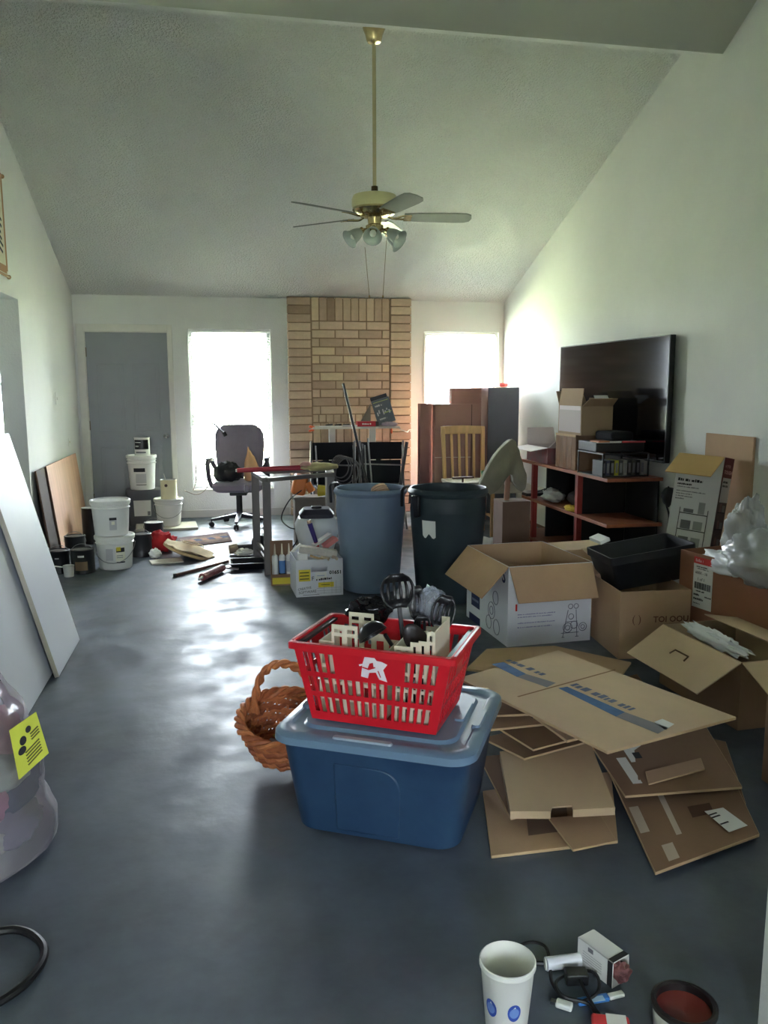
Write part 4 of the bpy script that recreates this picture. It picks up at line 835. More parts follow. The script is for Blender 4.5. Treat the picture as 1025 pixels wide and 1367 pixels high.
# wooden slat-back chair
WC = M('honey_wood', (226,182,128), .45, var=.10, vs=5, stretch=(5, 5, 1))
t = thing('dining_chair', 'honey coloured wooden chair with a vertical slat back', 'chair', (2.385, 7.72, 0), D(-3))
for s in (-1, 1):
    B().bar((s*.20, .17, 0), (s*.195, .18, .45), .036, .036).out('rear_leg', WC, t, bevel=.004); B().bar((s*.195, .18, .45), (s*.208, .245, 1.05), .038, .030, (0,1,0)).out('back_post', WC, t, bevel=.004); B().bar((s*.195, -.20, 0), (s*.195, -.20, .43), .036, .036).out('front_leg', WC, t, bevel=.004); B().bar((s*.195, -.2, .2), (s*.195, .17, .2), .018, .026).out('stretcher', WC, t)
b = B(); b.loft([[V(-.225, .232+.0, .985), V(0, .262, .985), V(.225, .232, .985), V(.225, .256, .985), V(0, .286, .985), V(-.225, .256, .985)], [V(-.228, .238, 1.062), V(0, .268, 1.07), V(.228, .238, 1.062), V(.228, .262, 1.062), V(0, .292, 1.07), V(-.228, .262, 1.062)]], True); b.out('top_rail', WC, t, bevel=.004)
for k in range(4): xx = -.117+.078*k; B().bar((xx*.93, .19, .47), (xx, .258, .99), .026, .012, (0,1,0)).out('slat', WC, t, bevel=.003)
B().bar((-.19, .185, .47), (.19, .185, .47), .02, .05).out('lower_rail', WC, t); B().box(-.225, .225, -.225, .20, .43, .455).out('seat', WC, t, bevel=.006)
# low bench in front of the chair
t = thing('low_table', 'low pale table with a framed edge in front of the wooden chair', 'table', (2.36, 7.2, 0))
PT = M('pale_table', (206,196,176), .6)
B().box(2.02, 2.70, 7.02, 7.40, .575, .60).out('table_top', PT, t, smooth=False, world=True, bevel=.003); B().box(2.03, 2.69, 7.03, 7.05, .49, .575).out('apron', M('table_apron', (176,166,150), .7), t, smooth=False, world=True)
for x in (2.05, 2.67):
    for y in (7.06, 7.37): B().box(x-.02, x+.02, y-.02, y+.02, 0, .575).out('leg', PT, t, smooth=False, world=True)
t = thing('green_tumbler', 'translucent green plastic tumbler lying on the low pale table', 'tumbler', (2.37, 7.12, .601)); B().lathe([(0, 0), (.035, 0), (.048, .085), (.05, .09), (.046, .09), (.033, .004), (0, .004)], 18).out('body', glassy('green_plastic', (.75, .95, .8), .45, .2, (150,200,160)), t)
t = thing('paint_roller', 'dark T shaped handle standing on the low table', 'tool', (2.06, 7.06, .60)); B().cyl((2.13, 7.06, .601), (2.13, 7.06, .635), .009, n=8).out('stem', M('dark_wood'), t, world=True); B().bar((2.03, 7.06, .64), (2.235, 7.06, .645), .03, .016).out('bar', M('dark_wood'), t, world=True, bevel=.004)
# white panel leaning on right wall
t = thing('leaning_board', 'white panel with a brown bottom strip leaning on the right wall', 'board', (3.22, 8.03, 0), (0, D(3), 0)); B().box(0, .02, -.42, .44, .035, .42).out('panel_face', M('panel_cream', (226,222,206), .6), t, smooth=False); B().box(-.004, .022, -.42, .44, 0.001, .035).out('bottom_strip', M('strip_brown', (120,84,58), .7), t, smooth=False)
# ================================================================== television
t = thing('television', 'large flat black television mounted on the right wall', 'television', (3.16, 6.3, .85))
a = V(3.225, 5.52, 0); c = V(3.165, 7.36, 0); d = (c-a).normalized(); nrm = V(-d.y, d.x, 0); nrm = nrm if nrm.x < 0 else -nrm
z0, z1 = .886, 1.828
def tvbox(u0, u1, za, zb, n0, n1): 
    L = (c-a).length; q = lambda u, n, z: V(*(a+d*(u*L)+nrm*n).xy, z)
    return B().loft([[q(u0, n0, za), q(u1, n0, za), q(u1, n0, zb), q(u0, n0, zb)], [q(u0, n1, za), q(u1, n1, za), q(u1, n1, zb), q(u0, n1, zb)]], True)
tvbox(0, 1, z0, z1, -.045, 0).out('casing', M('tv_black', (12,12,13), .35), t, world=True, smooth=False, bevel=.004)
tvbox(.006, .994, z0+.016, z1-.008, 0.0, .0012).out('screen', M('tv_screen', (5,5,6), .10, spec=.3), t, world=True, smooth=False)
tvbox(.0, 1, z0, z0+.012, .0005, .003).out('bottom_bezel', M('tv_bezel', (40,40,42), .3, .4), t, world=True, smooth=False)
B().box(3.262, XR, 6.1, 6.5, 1.2, 1.5).out('wall_mount', DARKM, t, world=True, smooth=False)
# ================================================================== shelf unit under the television
t = thing('media_shelf', 'low open shelf unit with red brown boards and black panels under the television', 'shelf unit', (3.04, 6.45, 0))
X0s, X1s = 2.80, 3.255
for z, y0, y1, nm in ((.748, 5.575, 7.36, 'top_board'), (.405, 5.56, 7.50, 'middle_shelf'), (.04, 5.62, 7.55, 'bottom_shelf')):
    B().box(X0s, X1s, y0, y1, z, z+.026).out(nm, WOODRED, t, world=True, smooth=False, bevel=.002)
RP = M('red_post', (140,46,40), .5, var=.1)
for y in (7.08, 6.12):
    for za, zb in ((0, .04), (.066, .405), (.431, .748)): B().box(X0s+.005, X0s+.05, y-.022, y+.022, za, zb).out('post', RP, t, world=True, smooth=False)
BP = M('black_panel', (14,14,15), .5)
for za, zb in ((.066, .405), (.431, .748)):
    B().box(X0s+.052, X1s-.03, 6.10, 6.125, za, zb).out('divider', BP, t, world=True, smooth=False)
    B().box(X1s-.02, X1s-.005, 6.14, 7.30, za, zb).out('back_panel', BP, t, world=True, smooth=False)
    B().box(X0s+.15, X1s-.03, 7.08, 7.10, za, zb).out('divider', BP, t, world=True, smooth=False)
    B().box(X1s-.03, X1s-.015, 5.60, 6.09, za, zb).out('side_brace', BP, t, world=True, smooth=False)
# wires
for k, (q, lb) in enumerate((([(3.27, 5.55, .70), (3.24, 5.50, .60), (3.26, 5.48, .50), (3.28, 5.52, .38)], 'black cable hanging behind the end of the media shelf'), ([(3.28, 5.45, .62), (3.25, 5.40, .50), (3.27, 5.38, .36), (3.285, 5.44, .20)], 'second black cable hanging against the right wall'))):
    b = B(); b.tube(smoothpath(q, 6), .008, 6); tag(b.out('hanging_cable', BLACKP), lb, 'cable')
tag(B().blob((3.20, 5.40, .655), (.05, .045, .07), 16, 10, .3, 3, 2).out('black_pouch', M('black_nylon')), 'small black pouch hanging off the shelf end', 'pouch')
# things on the middle shelf
t = thing('black_tablet', 'flat black device on the far end of the middle shelf', 'device', (2.92, 7.32, .432)); B().box(-.12, .12, -.12, .10, 0, .03).out('body', BLACKP, t, bevel=.006); B().tube(smoothpath([(-.02, -.1, .03), (.02, -.14, .06), (.07, -.12, .07), (.06, -.08, .04)], 4), .004, 6).out('cable', BLACKP, t)
crumple('clear_bag', 'clear plastic bag of parts on the middle shelf behind the red post', 'plastic bag', (2.90, 6.80, .487), (.085, .14, .06), M('cloudy_plastic', (176,174,170), .3), 4, .35, group=None)
crumple('grey_cloth', 'folded dark grey cloth on the middle shelf behind the clear bag', 'cloth', (3.08, 6.55, .49), (.13, .20, .075), M('dark_grey_cloth', (84,80,78), .95), 6, .2)
crumple('yellow_rag', 'yellow rag hanging over the front of the middle shelf', 'rag', (2.80+.03, 6.26, .452), (.045, .09, .028), M('yellow_cloth', (206,176,60), .9), 8, .35, flat=-.018)
# ---- cartons with flaps
def carton(name, label, cx, cy, L, W, H, rz, flaps, out=CARD, inn=None, z0=0, tilt=(0, 0), group=None, th=.005, cat='cardboard box', flapmat=None):
    t = thing(name, label, cat, (cx, cy, z0), (tilt[0], tilt[1], rz), group); inn = inn or out
    a, c = L/2, W/2
    walls = {'-y': (-a, a, -c, -c+th), '+y': (-a, a, c-th, c), '-x': (-a, -a+th, -c+th, c-th), '+x': (a-th, a, -c+th, c-th)}
    for k, wv in walls.items():
        p = B().box(*wv, 0.004, H).out('side_panel', out, t, smooth=False)
        if inn is not out:
            e = .0012; li = {'-y': (-a+th+e, a-th-e, -c+th, -c+th+e), '+y': (-a+th+e, a-th-e, c-th-e, c-th), '-x': (-a+th, -a+th+e, -c+th+e, c-th-e), '+x': (a-th-e, a-th, -c+th+e, c-th-e)}[k]
            B().box(*li, .005, H-.0005).out('lining', inn, p, smooth=False)
    B().box(-a, a, -c, c, 0, .004).out('bottom', out, t, smooth=False)
    for k, (ln, ang) in flaps.items():
        g = D(ang); s = math.sin(g); co = math.cos(g); ins = .004
        if k in ('-y', '+y'):
            sg = -1 if k == '-y' else 1; y = sg*(c-th/2); e = V(0, sg*s, co)*ln; nn = V(0, sg*co, -s)*th
            p0, p1 = V(-a+ins, y, H+.001), V(a-ins, y, H+.001)
        else:
            sg = -1 if k == '-x' else 1; x = sg*(a-th/2); e = V(sg*s, 0, co)*ln; nn = V(sg*co, 0, -s)*th
            p0, p1 = V(x, -c+ins, H+.001), V(x, c-ins, H+.001)
        tp = (p1-p0).normalized()*.012
        B().loft([[p0, p1, p1+e-tp, p0+e+tp], [p0+nn, p1+nn, p1+e-tp+nn, p0+e+tp+nn]], True).out('flap', flapmat or inn, t, smooth=False)
    return t
ZS = .775
GREYBOX = M('carton_grey_brown', (166,140,112), .85, var=.05, vs=3); PINKBOX = M('carton_white_pink', (226,214,214), .7); PRINTBOX = M('carton_print_red', (150,70,72), .7, col2=(120,96,96), vs=8)
t = carton('open_box', 'open printed box with pale flaps at the far end of the media shelf', 2.965, 7.02, .29, .50, .145, D(0), {'-x': (.16, 100), '+y': (.16, 15), '-y': (.14, 62)}, PRINTBOX, PINKBOX, z0=ZS)
t = closed_carton('taped_box', 'closed brown box with two shiny tape strips on the media shelf', 2.825, 3.095, 6.225, 6.60, .29, (CARD2,), z0=ZS, tape=False, rz=D(2))
for yy in (-.12, -.02, .10): B().box(-.1363, -.1356, yy, yy+.055, .005, .288).out('tape', M('tape_dark', (140,104,76), .25), t, smooth=False)
B().box(-.1366, -.1352, -.187, .187, .27, .2895).out('torn_edge', CARDEDGE, t, smooth=False)
t = carton('open_box', 'open grey brown box with raised flaps stacked on the taped box', 2.955, 6.33, .27, .44, .235, D(1), {'-x': (.14, -8+0), '-y': (.12, 60), '+y': (.15, 40), '+x': (.06, 2)}, GREYBOX, z0=ZS+.2905)
B().box(-.1362, -.1352, -.2, .2, .20, .234).out('torn_tape', PINKBOX, t, smooth=False); B().box(-.1362, -.1352, -.205, .205, .02, .2).out('pale_side', M('carton_pale_side', (196,184,180), .7), t, smooth=False)
tag(B().cbox((3.02, 6.16, ZS+.575), .12, .09, .003, Matrix.Rotation(D(48), 3, 'X')).out('white_card', PAPER, smooth=False), 'white card poking out of the open grey brown box', 'card')
# crate of disc cases
t = thing('media_crate', 'black wire crate holding dark cases on the media shelf end', 'crate', (2.985, 5.87, ZS), D(2))
b = B(); b.box(-.19, .19, -.20, .20, 0, .008)
for s in (-1, 1): b.box(-.19, .19, s*.20-.004, s*.20+.004, .17, .182); b.box(s*.19-.004, s*.19+.004, -.2, .2, .17, .182)
for sx in (-1, 1):
    for sy in (-1, 1): b.box(sx*.19-.005, sx*.19+.005, sy*.2-.005, sy*.2+.005, 0, .18)
b.out('frame', BLACKP, t, smooth=False)
CC = [(40,40,44), (60,62,90), (36,34,34), (190,186,60), (70,72,74), (150,150,146), (46,46,50), (90,88,84), (32,32,36), (170,166,160)]
for k in range(10):
    cs = thing('disc_case', ['dark grey disc case first in the black crate', 'blue spined disc case in the black crate', 'black disc case beside the blue spined one', 'lime yellow disc case in the black crate', 'mid grey disc case next to the yellow one', 'silver disc case in the black crate', 'charcoal disc case beside the silver one', 'brownish grey disc case in the black crate', 'plain black disc case between brownish and ivory cases', 'ivory disc case last in the black crate'][k], 'disc case', WM[t.name] @ V(-.165+.036*k, -.15, .009), D(2), 'disc cases in the black crate')
    B().box(-.015, .015, -.02, .13, 0, .115).out('case', M('case_%d' % k, CC[k], .4), cs, smooth=False); B().box(-.010, .010, -.0208, -.0202, .02, .095).out('spine_print', M('case_print', (130,130,134), .5), cs, smooth=False)
t = thing('game_console', 'flat black device with red and white edge on top of the crate', 'device', (2.985, 5.89, ZS+.184)); B().box(-.20, .20, -.14, .18, 0, .075).out('body', M('console_black', (22,22,24), .4), t, smooth=False, bevel=.006); B().box(-.20, .0, -.150, -.142, .070, .082).out('white_edge', PAPER, t, smooth=False); B().box(.01, .20, -.150, -.142, .070, .082).out('red_edge', M('dull_red'), t, smooth=False); B().box(-.21, -.12, -.20, -.05, .078, .088).out('orange_card', M('dull_orange', (190,120,80), .6), t, smooth=False)
tag(B().cbox((3.02, 5.93, ZS+.300), .20, .24, .07, Matrix.Rotation(D(8), 3, 'Z')).out('black_case', BLACKF, smooth=False, bevel=.02), 'soft black case on top of the flat black device', 'case')
# ================================================================== tall shelf carton leaning at the right wall
HW = M('carton_print_white', (222,222,222), .55); MAR = M('maroon_print', (104,34,40), .55); DKP = M('dark_photo_print', (104,86,84), .6, col2=(66,54,56), vs=7)
bl0, bl1 = AY(872, 752, 4.98), AY(925, 752, 4.98); tl0, tl1 = AY(905, 634, 5.10), AY(969, 641, 5.02)
pA = V(2.832, 4.885, 0); up = V(.155, .045, 1.02).normalized(); xd = V(.536, -.844, 0); xd = (xd-up*xd.dot(up)).normalized(); zd = xd.cross(up)   # zd points away from the viewer
Lh, Wd, Th = 1.03, .308, .145
t = thing('shelf_carton', 'tall printed white and maroon carton with a picture of wire shelving', 'cardboard box', pA)
Rm = Matrix((xd, -up.cross(xd)*-1, up)).transposed()
R4 = Matrix.Translation(pA) @ Matrix((xd, up.cross(xd), up)).transposed().to_4x4()
def lb(b): return b.xf(R4)
lb(B().box(0, Wd, 0, .004, .0, Lh)).out('front_panel', HW, t, smooth=False, world=True); lb(B().box(0, .004, .004, Th, 0, Lh)).out('side_panel', HW, t, smooth=False, world=True)
lb(B().box(0, Wd, Th-.004, Th, 0, Lh)).out('back_panel', CARD, t, smooth=False, world=True); lb(B().box(Wd-.004, Wd, .004, Th-.004, 0, Lh)).out('side_panel', DKP, t, smooth=False, world=True)
b = B(); e0 = R4 @ V(0, 0, Lh); e1 = R4 @ V(Wd, 0, Lh); fo = V(-.150, -.085, -.112); b.sheet([e0, e1, e1+fo, e0+fo], .005); b.out('flap', M('card_flap_warm', (206,170,116), .8), t, smooth=False, world=True)
XD, UPv = xd, up
def pt(u, v, off=.001): return R4 @ V(u*Wd, -off, v*Lh)
def lpr(u0, u1, v0, v1, m, nm='print', off=.001):
    b = B(); b.add([pt(u0, v0, off), pt(u1, v0, off), pt(u1, v1, off), pt(u0, v1, off)], [(0,1,2,3)]); return b.out(nm, m, t, smooth=False, world=True)
for k, (ln, sz, v) in enumerate(((.17, .020, .822), (.10, .013, .798), (.15, .008, .782), (.20, .008, .755), (.11, .008, .738), (.12, .008, .722), (.06, .009, .705))): scrib(t, pt(.07, v), xd, up, ln, sz, INK if k < 2 else GREYINK, world=True, seed=40+k)
b = B()
def bar2(u0, v0, u1, v1, w): b.bar(pt(u0, v0, .0015), pt(u1, v1, .0015), .001, w, (0,0,1)) if abs(u1-u0) > abs(v1-v0) else b.bar(pt(u0, v0, .0015), pt(u1, v1, .0015), w, .001, (0,1,0))
for u in (.22, .84): bar2(u, .18, u, .655, .005)
for k in range(5): bar2(.22, .20+.105*k, .84, .20+.105*k, .006)
b.out('shelving_picture', M('dark_photo', (70,70,72), .6), t, smooth=False, world=True)
for k in range(4):
    for u0, w_, g in ((.28, .22, 120), (.56, .2, 160)): lpr(u0, u0+w_, .206+.105*k, .206+.105*k+.055, M('photo_grey_%d' % g, (g, g, g), .6), 'item_picture', .0012)
lpr(.30, .52, .626, .65, M('photo_grey_120'), 'item_picture', .0012); lpr(.62, .76, .626, .70, M('photo_grey_160'), 'item_picture', .0012)
# maroon printed side of the same carton
RB = R4 @ Matrix.Translation((Wd+.0012, 0, 0)) @ Matrix.Rotation(PI/2, 4, 'Z')
xdB = (RB.to_3x3() @ V(1, 0, 0)); upB = up
def sq(x0, x1, z0, z1, m, nm, off=0): B().add([RB @ V(x0, -off, z0), RB @ V(x1, -off, z0), RB @ V(x1, -off, z1), RB @ V(x0, -off, z1)], [(0,1,2,3)]).out(nm, m, t, smooth=False, world=True)
sq(0, Th, Lh-.16, Lh, MAR, 'maroon_band', .0004); sq(.02, Th-.004, Lh-.29, Lh-.13, M('panel_greywhite', (196,192,192), .6), 'white_panel', .0008)
words('HYPER', .028, RB @ V(.025, -.0012, Lh-.065), xdB, upB, M('pale_pink', (220,170,170), .6), t, world=True); words('TOUGH', .033, RB @ V(.022, -.0012, Lh-.105), xdB, upB, M('pale_pink'), t, world=True, bold=.0008)
scrib(t, RB @ V(.028, -.0014, Lh-.165), xdB, upB, .07, .016, INK, world=True, seed=50); scrib(t, RB @ V(.028, -.0014, Lh-.19), xdB, upB, .08, .015, INK, world=True, seed=51)
for k in range(4): sq(.02, Th-.02, .34+.11*k, .346+.11*k, INK, 'shelf_picture', .0006); sq(.04, .07, .347+.11*k, .40+.11*k, M('photo_brown', (120,90,90), .6), 'item_picture', .0006); sq(.08, .12, .347+.11*k, .39+.11*k, M('photo_grey_120'), 'item_picture', .0006)
q = [AX(945, 576, 3.27), AX(1006, 578, 3.27), AX(1000, 690, 3.20), AX(942, 690, 3.20)]
pC = V(3.16, 4.55, 0)
t = thing('flat_carton', 'plain brown flat carton leaning on the right wall behind the printed cartons', 'carton', pC)
a0, a1 = AX(942, 578, 3.285), AX(1006, 579, 3.285)
b = B(); b.box(3.288, 3.304, a1.y, a0.y, 0, a0.z); b.out('panel', CARD, t, smooth=False, world=True)
# ================================================================== big cartons on the right
BB = M('carton_red_brown', (146,98,72), .8, var=.06, vs=3)
fa, fb = V(2.462, 4.0, 0), V(2.584, 3.36, 0)
v2 = (fb-fa).normalized(); rzb = math.atan2(v2.y, v2.x)
ctr = fa + V(v2.x, v2.y, 0)*.36 + V(-v2.y, v2.x, 0)*.21
t = carton('large_box', 'large red brown box with a white and red shipping label', ctr.x, ctr.y, .72, .42, .563, rzb, {}, BB)
yy = -.2108
def q4(x0, x1, z0, z1, m, nm, off=0):
    b = B(); b.add([(x0, yy-off, z0), (x1, yy-off, z0), (x1, yy-off, z1), (x0, yy-off, z1)], [(0,1,2,3)]); return b.out(nm, m, t, smooth=False)
q4(-.255, -.115, .270, .510, PAPER, 'shipping_label'); q4(-.255, -.115, .510, .546, REDINK, 'red_header', .0002)
scrib(t, (-.242, yy-.0008, .52), (1,0,0), (0,0,1), .055, .016, M('pale_pink', (220,170,170), .6), seed=8); words('600X - 10', .021, (-.24, yy-.0008, .455), (1,0,0), (0,0,1), INK, t, bold=.0004); words('1 of 1', .024, (-.225, yy-.0008, .420), (1,0,0), (0,0,1), INK, t)
b = B(); x = -.242
while x < -.128: wv = random.choice((.0015, .003, .0045)); b.box(x, x+wv, yy-.001, yy-.0004, .374, .410); x += wv+random.choice((.0015, .003))
b.out('barcode', INK, t, smooth=False)
for k, (z, x_, l_, h_) in enumerate(((.492, -.235, .08, .007), (.482, -.23, .085, .006), (.358, -.23, .06, .009), (.335, -.245, .04, .011), (.335, -.165, .045, .008), (.312, -.245, .07, .012), (.29, -.245, .05, .006))): scrib(t, (x_, yy-.0008, z), (1,0,0), (0,0,1), l_, h_, INK, seed=30+k)
q4(-.05, .06, .49, .512, M('print_brown', (110,70,52), .8), 'faded_print', .0002)
# clear bag on the large box
BAGM = glassy('milky_bag', (.96, .97, .98), .34, .18, (226,228,226))
cb = ctr + V(-.02, -.10, .08)
t = thing('clear_bag', 'crumpled clear plastic bag of pale foam heaped on the large red brown box', 'plastic bag', (cb.x, cb.y, .46))
B().blob((cb.x, cb.y, .50), (.15, .30, .13), 34, 20, .14, 1.8, 21, flat=-.05).out('foam_filling', M('foam_white', (222,224,206), .8), t, world=True, ang=80)
B().blob((cb.x-.01, cb.y-.03, .58), (.19, .30, .155), 64, 40, .22, 1.5, 33, crease=.10).out('bag_film', BAGM, t, world=True, ang=180)
b = B().blob((cb.x-.06, cb.y+.14, .66), (.085, .13, .20), 48, 30, .30, 1.6, 14, crease=.14); b.out('bag_peak', BAGM, t, world=True, ang=180)
B().blob((cb.x-.13, cb.y+.13, .535), (.09, .20, .07), 48, 26, .25, 1.8, 5, crease=.16, flat=-.045).out('bag_fold', M('bag_white', (226,228,232), .35), t, world=True, ang=180)
# carton with the black bin
t = carton('brown_box', 'brown box marked with dark letters holding a tilted black bin', 2.268, 4.074, .392, .42, .372, D(-5.5), {'+y': (.15, 70)}, CARD)
words('TOI OOU', .046, (-.01, -.2110, .20), (1,0,0), (0,0,1), M('print_brown'), t, bold=.001); words('( )', .06, (-.13, -.2110, .20), (1,0,0), (0,0,1), M('print_brown'), t)
for k in range(5): B().box(-.10+.05*k, -.06+.05*k, -.2112, -.2104, .05+.012*k, .062+.012*k).out('print_mark', M('print_brown'), t, smooth=False)
t = thing('black_bin', 'black plastic bin tilted inside the brown box', 'bin', (2.36, 4.215, .352), (0, D(-8), D(-2)))
b = B(); b.loft([rrect(.215, .13, .02, 3, 0), rrect(.245, .165, .025, 3, .155), rrect(.255, .175, .025, 3, .157), rrect(.255, .175, .025, 3, .20), rrect(.246, .166, .025, 3, .20), rrect(.208, .123, .02, 3, .008)], True); b.out('body', M('bin_black', (28,30,33), .45), t)
tag(B().cbox((2.10, 4.25, .59), .06, .14, .02, Matrix.Rotation(D(-20), 3, 'Y')).out('white_scrap', PAPER), 'white paper scrap at the corner of the black bin', 'paper')
t = carton('open_box', 'open brown box with papers inside behind the black bin', 2.44, 4.86, .40, .42, .36, D(8), {'+y': (.2, 85), '-y': (.2, -75), '-x': (.18, 100)}, CARD3)
tag(B().cbox((2.42, 4.70, .40), .22, .16, .012, Matrix.Rotation(D(20), 3, 'Z')).out('paper_stack', PAPER, smooth=False), 'white papers lying on the open box behind the black bin', 'papers')
# ================================================================== printed white carton
t = carton('printed_box', 'white printed carton with wide open brown flaps and machine drawings', 1.778, 4.545, .515, .66, .462, D(3.2), {'-y': (.215, 148), '-x': (.235, 138)}, CARDWHITE, CARD, flapmat=CARD)
def face(u, z, side, off=.0008): return V(-.2575+u, -.33-off, z) if side == 'f' else V(-.2575-off, .33-u, z)
def fq(side, u0, u1, z0, z1, m, nm, off=.0008): b = B(); b.add([face(u0, z0, side, off), face(u1, z0, side, off), face(u1, z1, side, off), face(u0, z1, side, off)], [(0,1,2,3)]); return b.out(nm, m, t, smooth=False)
LB = M('line_blue_grey', (150,150,190), .6)
for k, z in enumerate((.180, .165, .130, .105)): scrib(t, face(.06, z, 'f', .0010), (1,0,0), (0,0,1), .23-.02*(k % 2), .007, LB, seed=20+k)
b = B()
def seg2(u0, z0, u1, z1, r=.002): b.cyl(face(u0, z0, 'f', .001), face(u1, z1, 'f', .001), r, n=5)
def ring(u, z, r, w=.002): b.tube([face(u+r*math.cos(k), z+r*math.sin(k), 'f', .001) for k in [2*PI*j/18 for j in range(18)]], w, 4, True)
for a in ((.34, .03, .37, .19), (.43, .03, .42, .19), (.33, .055, .44, .055), (.36, .12, .43, .12), (.335, .03, .35, .03), (.42, .03, .44, .03)): seg2(*a)
for a in ((.37, .085, .028), (.41, .10, .022), (.465, .085, .024), (.465, .085, .012), (.39, .15, .016), (.385, .21, .014), (.42, .21, .014), (.37, .085, .014)): ring(*a)
b.out('machine_drawing', M('drawing_grey', (96,98,120), .6), t)
fq('x', .045+.04, .19+.04, .10, .19, NAVY, 'navy_panel'); fq('x', .10, .21, .135, .15, M('navy_pale', (120,126,160), .6), 'navy_text', .0012); fq('x', .05, .24, .0, .045, NAVY, 'navy_panel'); 
b = B()
def ringx(u, z, r): b.tube([face(u+r*math.cos(k), z+r*math.sin(k), 'x', .001) for k in [2*PI*j/18 for j in range(18)]], .002, 4, True)
for a in ((.42, .15, .05), (.42, .15, .025), (.50, .07, .045), (.38, .07, .04), (.48, .24, .04)): ringx(*a)
b.out('machine_drawing', M('drawing_grey'), t)
words('S', .11, face(.57, .36, 'x', .001), (0,-1,0), (0,0,1), NAVY, t, bold=.003); fq('f', .045, .056, .205, .245, REDINK, 'red_mark')
# ================================================================== open box near the pile
rim0, rim1 = FL(884, 833, .30), FL(990, 885, .30)
v2 = (rim1-rim0); Lb = v2.length; ang0 = math.atan2(v2.y, v2.x); nn = V(-v2.y, v2.x, 0).normalized()
cc = (rim0+rim1)/2 + nn*.21
t = carton('open_box', 'open brown box with a pale hand-holed flap folded out over the sheets', cc.x, cc.y, Lb, .42, .30, ang0, {'-y': (.235, 122), '+y': (.2, -80), '+x': (.2, 118)}, CARD2, CARD3)
b = B(); H0 = V(0, -.21, .30); g = D(122); ex = V(0, -math.sin(g), math.cos(g)); nx = V(0, -math.cos(g)*-1, math.sin(g))
base = H0+ex*.11+V(0, -.0, 0)
pth = [base+V(-.055, 0, 0)+ex*.022, base+V(-.05, 0, 0)-ex*.008, base+V(.05, 0, 0)-ex*.008, base+V(.055, 0, 0)+ex*.022]
b.tube([p+V(0, -.004*math.cos(g)*0, .008) for p in pth], .004, 5); b.out('hand_hole', M('hole_brown', (96,70,48), .9), t)
crumple('white_packing', 'crumpled white packing film along the rim of the open box', 'packing film', (rim0+(rim1-rim0)*.52+nn*.07+V(0,0,.012)), (.035, .24, .035), M('packing_white', (222,224,224), .4), 17, .5, 5, group=None)
# ================================================================== flattened cardboard
FLAT = 'flattened cardboard on the floor'
def flat(label, pxs, zs, th=.008, mat=CARD, extra=None, name='cardboard_sheet'):
    if not isinstance(zs, (list, tuple)): zs = [zs]*len(pxs)
    pts = [FL(px, py, z) for (px, py), z in zip(pxs, zs)]
    c = sum(pts, V(0,0,0))/len(pts)
    t = thing(name, label, 'cardboard', (c.x, c.y, 0), 0, FLAT)
    B().sheet(pts, th).out('sheet', mat, t, smooth=False, world=True)
    b = B(); 
    for i in range(len(pts)):
        p, q = pts[i], pts[(i+1) % len(pts)]; b.bar(p-V(0,0,th/2), q-V(0,0,th/2), .0025, th*.9)
    b.out('cut_edge', CARDEDGE, t, smooth=False, world=True)
    return t, pts
def on(pts, u, v, dz=.001):
    """bilinear point on a four-cornered sheet, corner 0 -> 1 is u, 0 -> 3 is v"""
    return (pts[0]*(1-u)+pts[1]*u)*(1-v) + (pts[3]*(1-u)+pts[2]*u)*v + V(0,0,dz)
def stick(t, pts, u0, u1, v0, v1, mat, nm, dz=.0012):
    b = B(); b.add([on(pts, u0, v0, dz), on(pts, u1, v0, dz), on(pts, u1, v1, dz), on(pts, u0, v1, dz)], [(0,1,2,3)]); return b.out(nm, mat, t, smooth=False, world=True)
TAPE = M('pale_tape', (196,180,164), .4)
t, p = flat('wide flattened box on the floor by the blue tote with worn edges', [(645, 1056), (815, 1030), (824, 1122), (656, 1142)], .012, .010, CARD)
stick(t, p, .30, .62, .35, .80, M('print_grey_brown', (120,96,80), .85), 'faded_print')
t, p = flat('large dark brown flattened box with tape strip and white shipping label', [(800, 1000), (960, 1000), (1013, 1113), (875, 1164)], [.045, .05, .045, .03], .010, CARD2)
stick(t, p, .30, .35, .28, .82, TAPE, 'tape_strip'); stick(t, p, .02, .10, .55, .75, TAPE, 'tape_patch'); stick(t, p, .14, .24, .86, .97, TAPE, 'tape_patch')
b = B(); b.add([FL(940, 1083, .050), FL(965, 1078, .050), FL(998, 1102, .050), FL(973, 1111, .050)], [(0,1,2,3)]); b.out('shipping_label', PAPER, t, smooth=False, world=True)
b = B(); 
for u in (.15, .3, .7): 
    A_ = FL(942+u*28, 1085+u*22, .0508); b.bar(A_, A_+V(.035, .01, 0), .006, .0006)
b.out('label_print', INK, t, smooth=False, world=True)
stick(t, p, .42, .62, .30, .42, M('print_dark_brown', (92,64,48), .85), 'stamp_print'); stick(t, p, .50, .70, .62, .72, M('print_dark_brown'), 'stamp_print')
t, p = flat('dark sheet lying flat near the plain dark carton', [(890, 972), (968, 990), (995, 1072), (925, 1050)], .016, .008, CARD2)
t, p = flat('dark brown sheet between the open box and the blue striped sheet', [(815, 908), (850, 900), (893, 960), (860, 985)], .03, .008, CARD2)
t, p = flat('small pale flap lying over the front of the wide flattened box', [(733, 1092), (800, 1086), (822, 1122), (765, 1134)], .030, .007, CARD)
t, p = flat('dark sheet half under the notched lid beside the blue tote', [(640, 1010), (760, 1000), (790, 1060), (682, 1092)], [.06, .07, .06, .045], .008, CARD2)
t, p = flat('dark brown torn sheet with two white stickers behind the notched lid', [(770, 965), (930, 950), (990, 1050), (835, 1062)], [.10, .11, .075, .075], .009, CARD2)
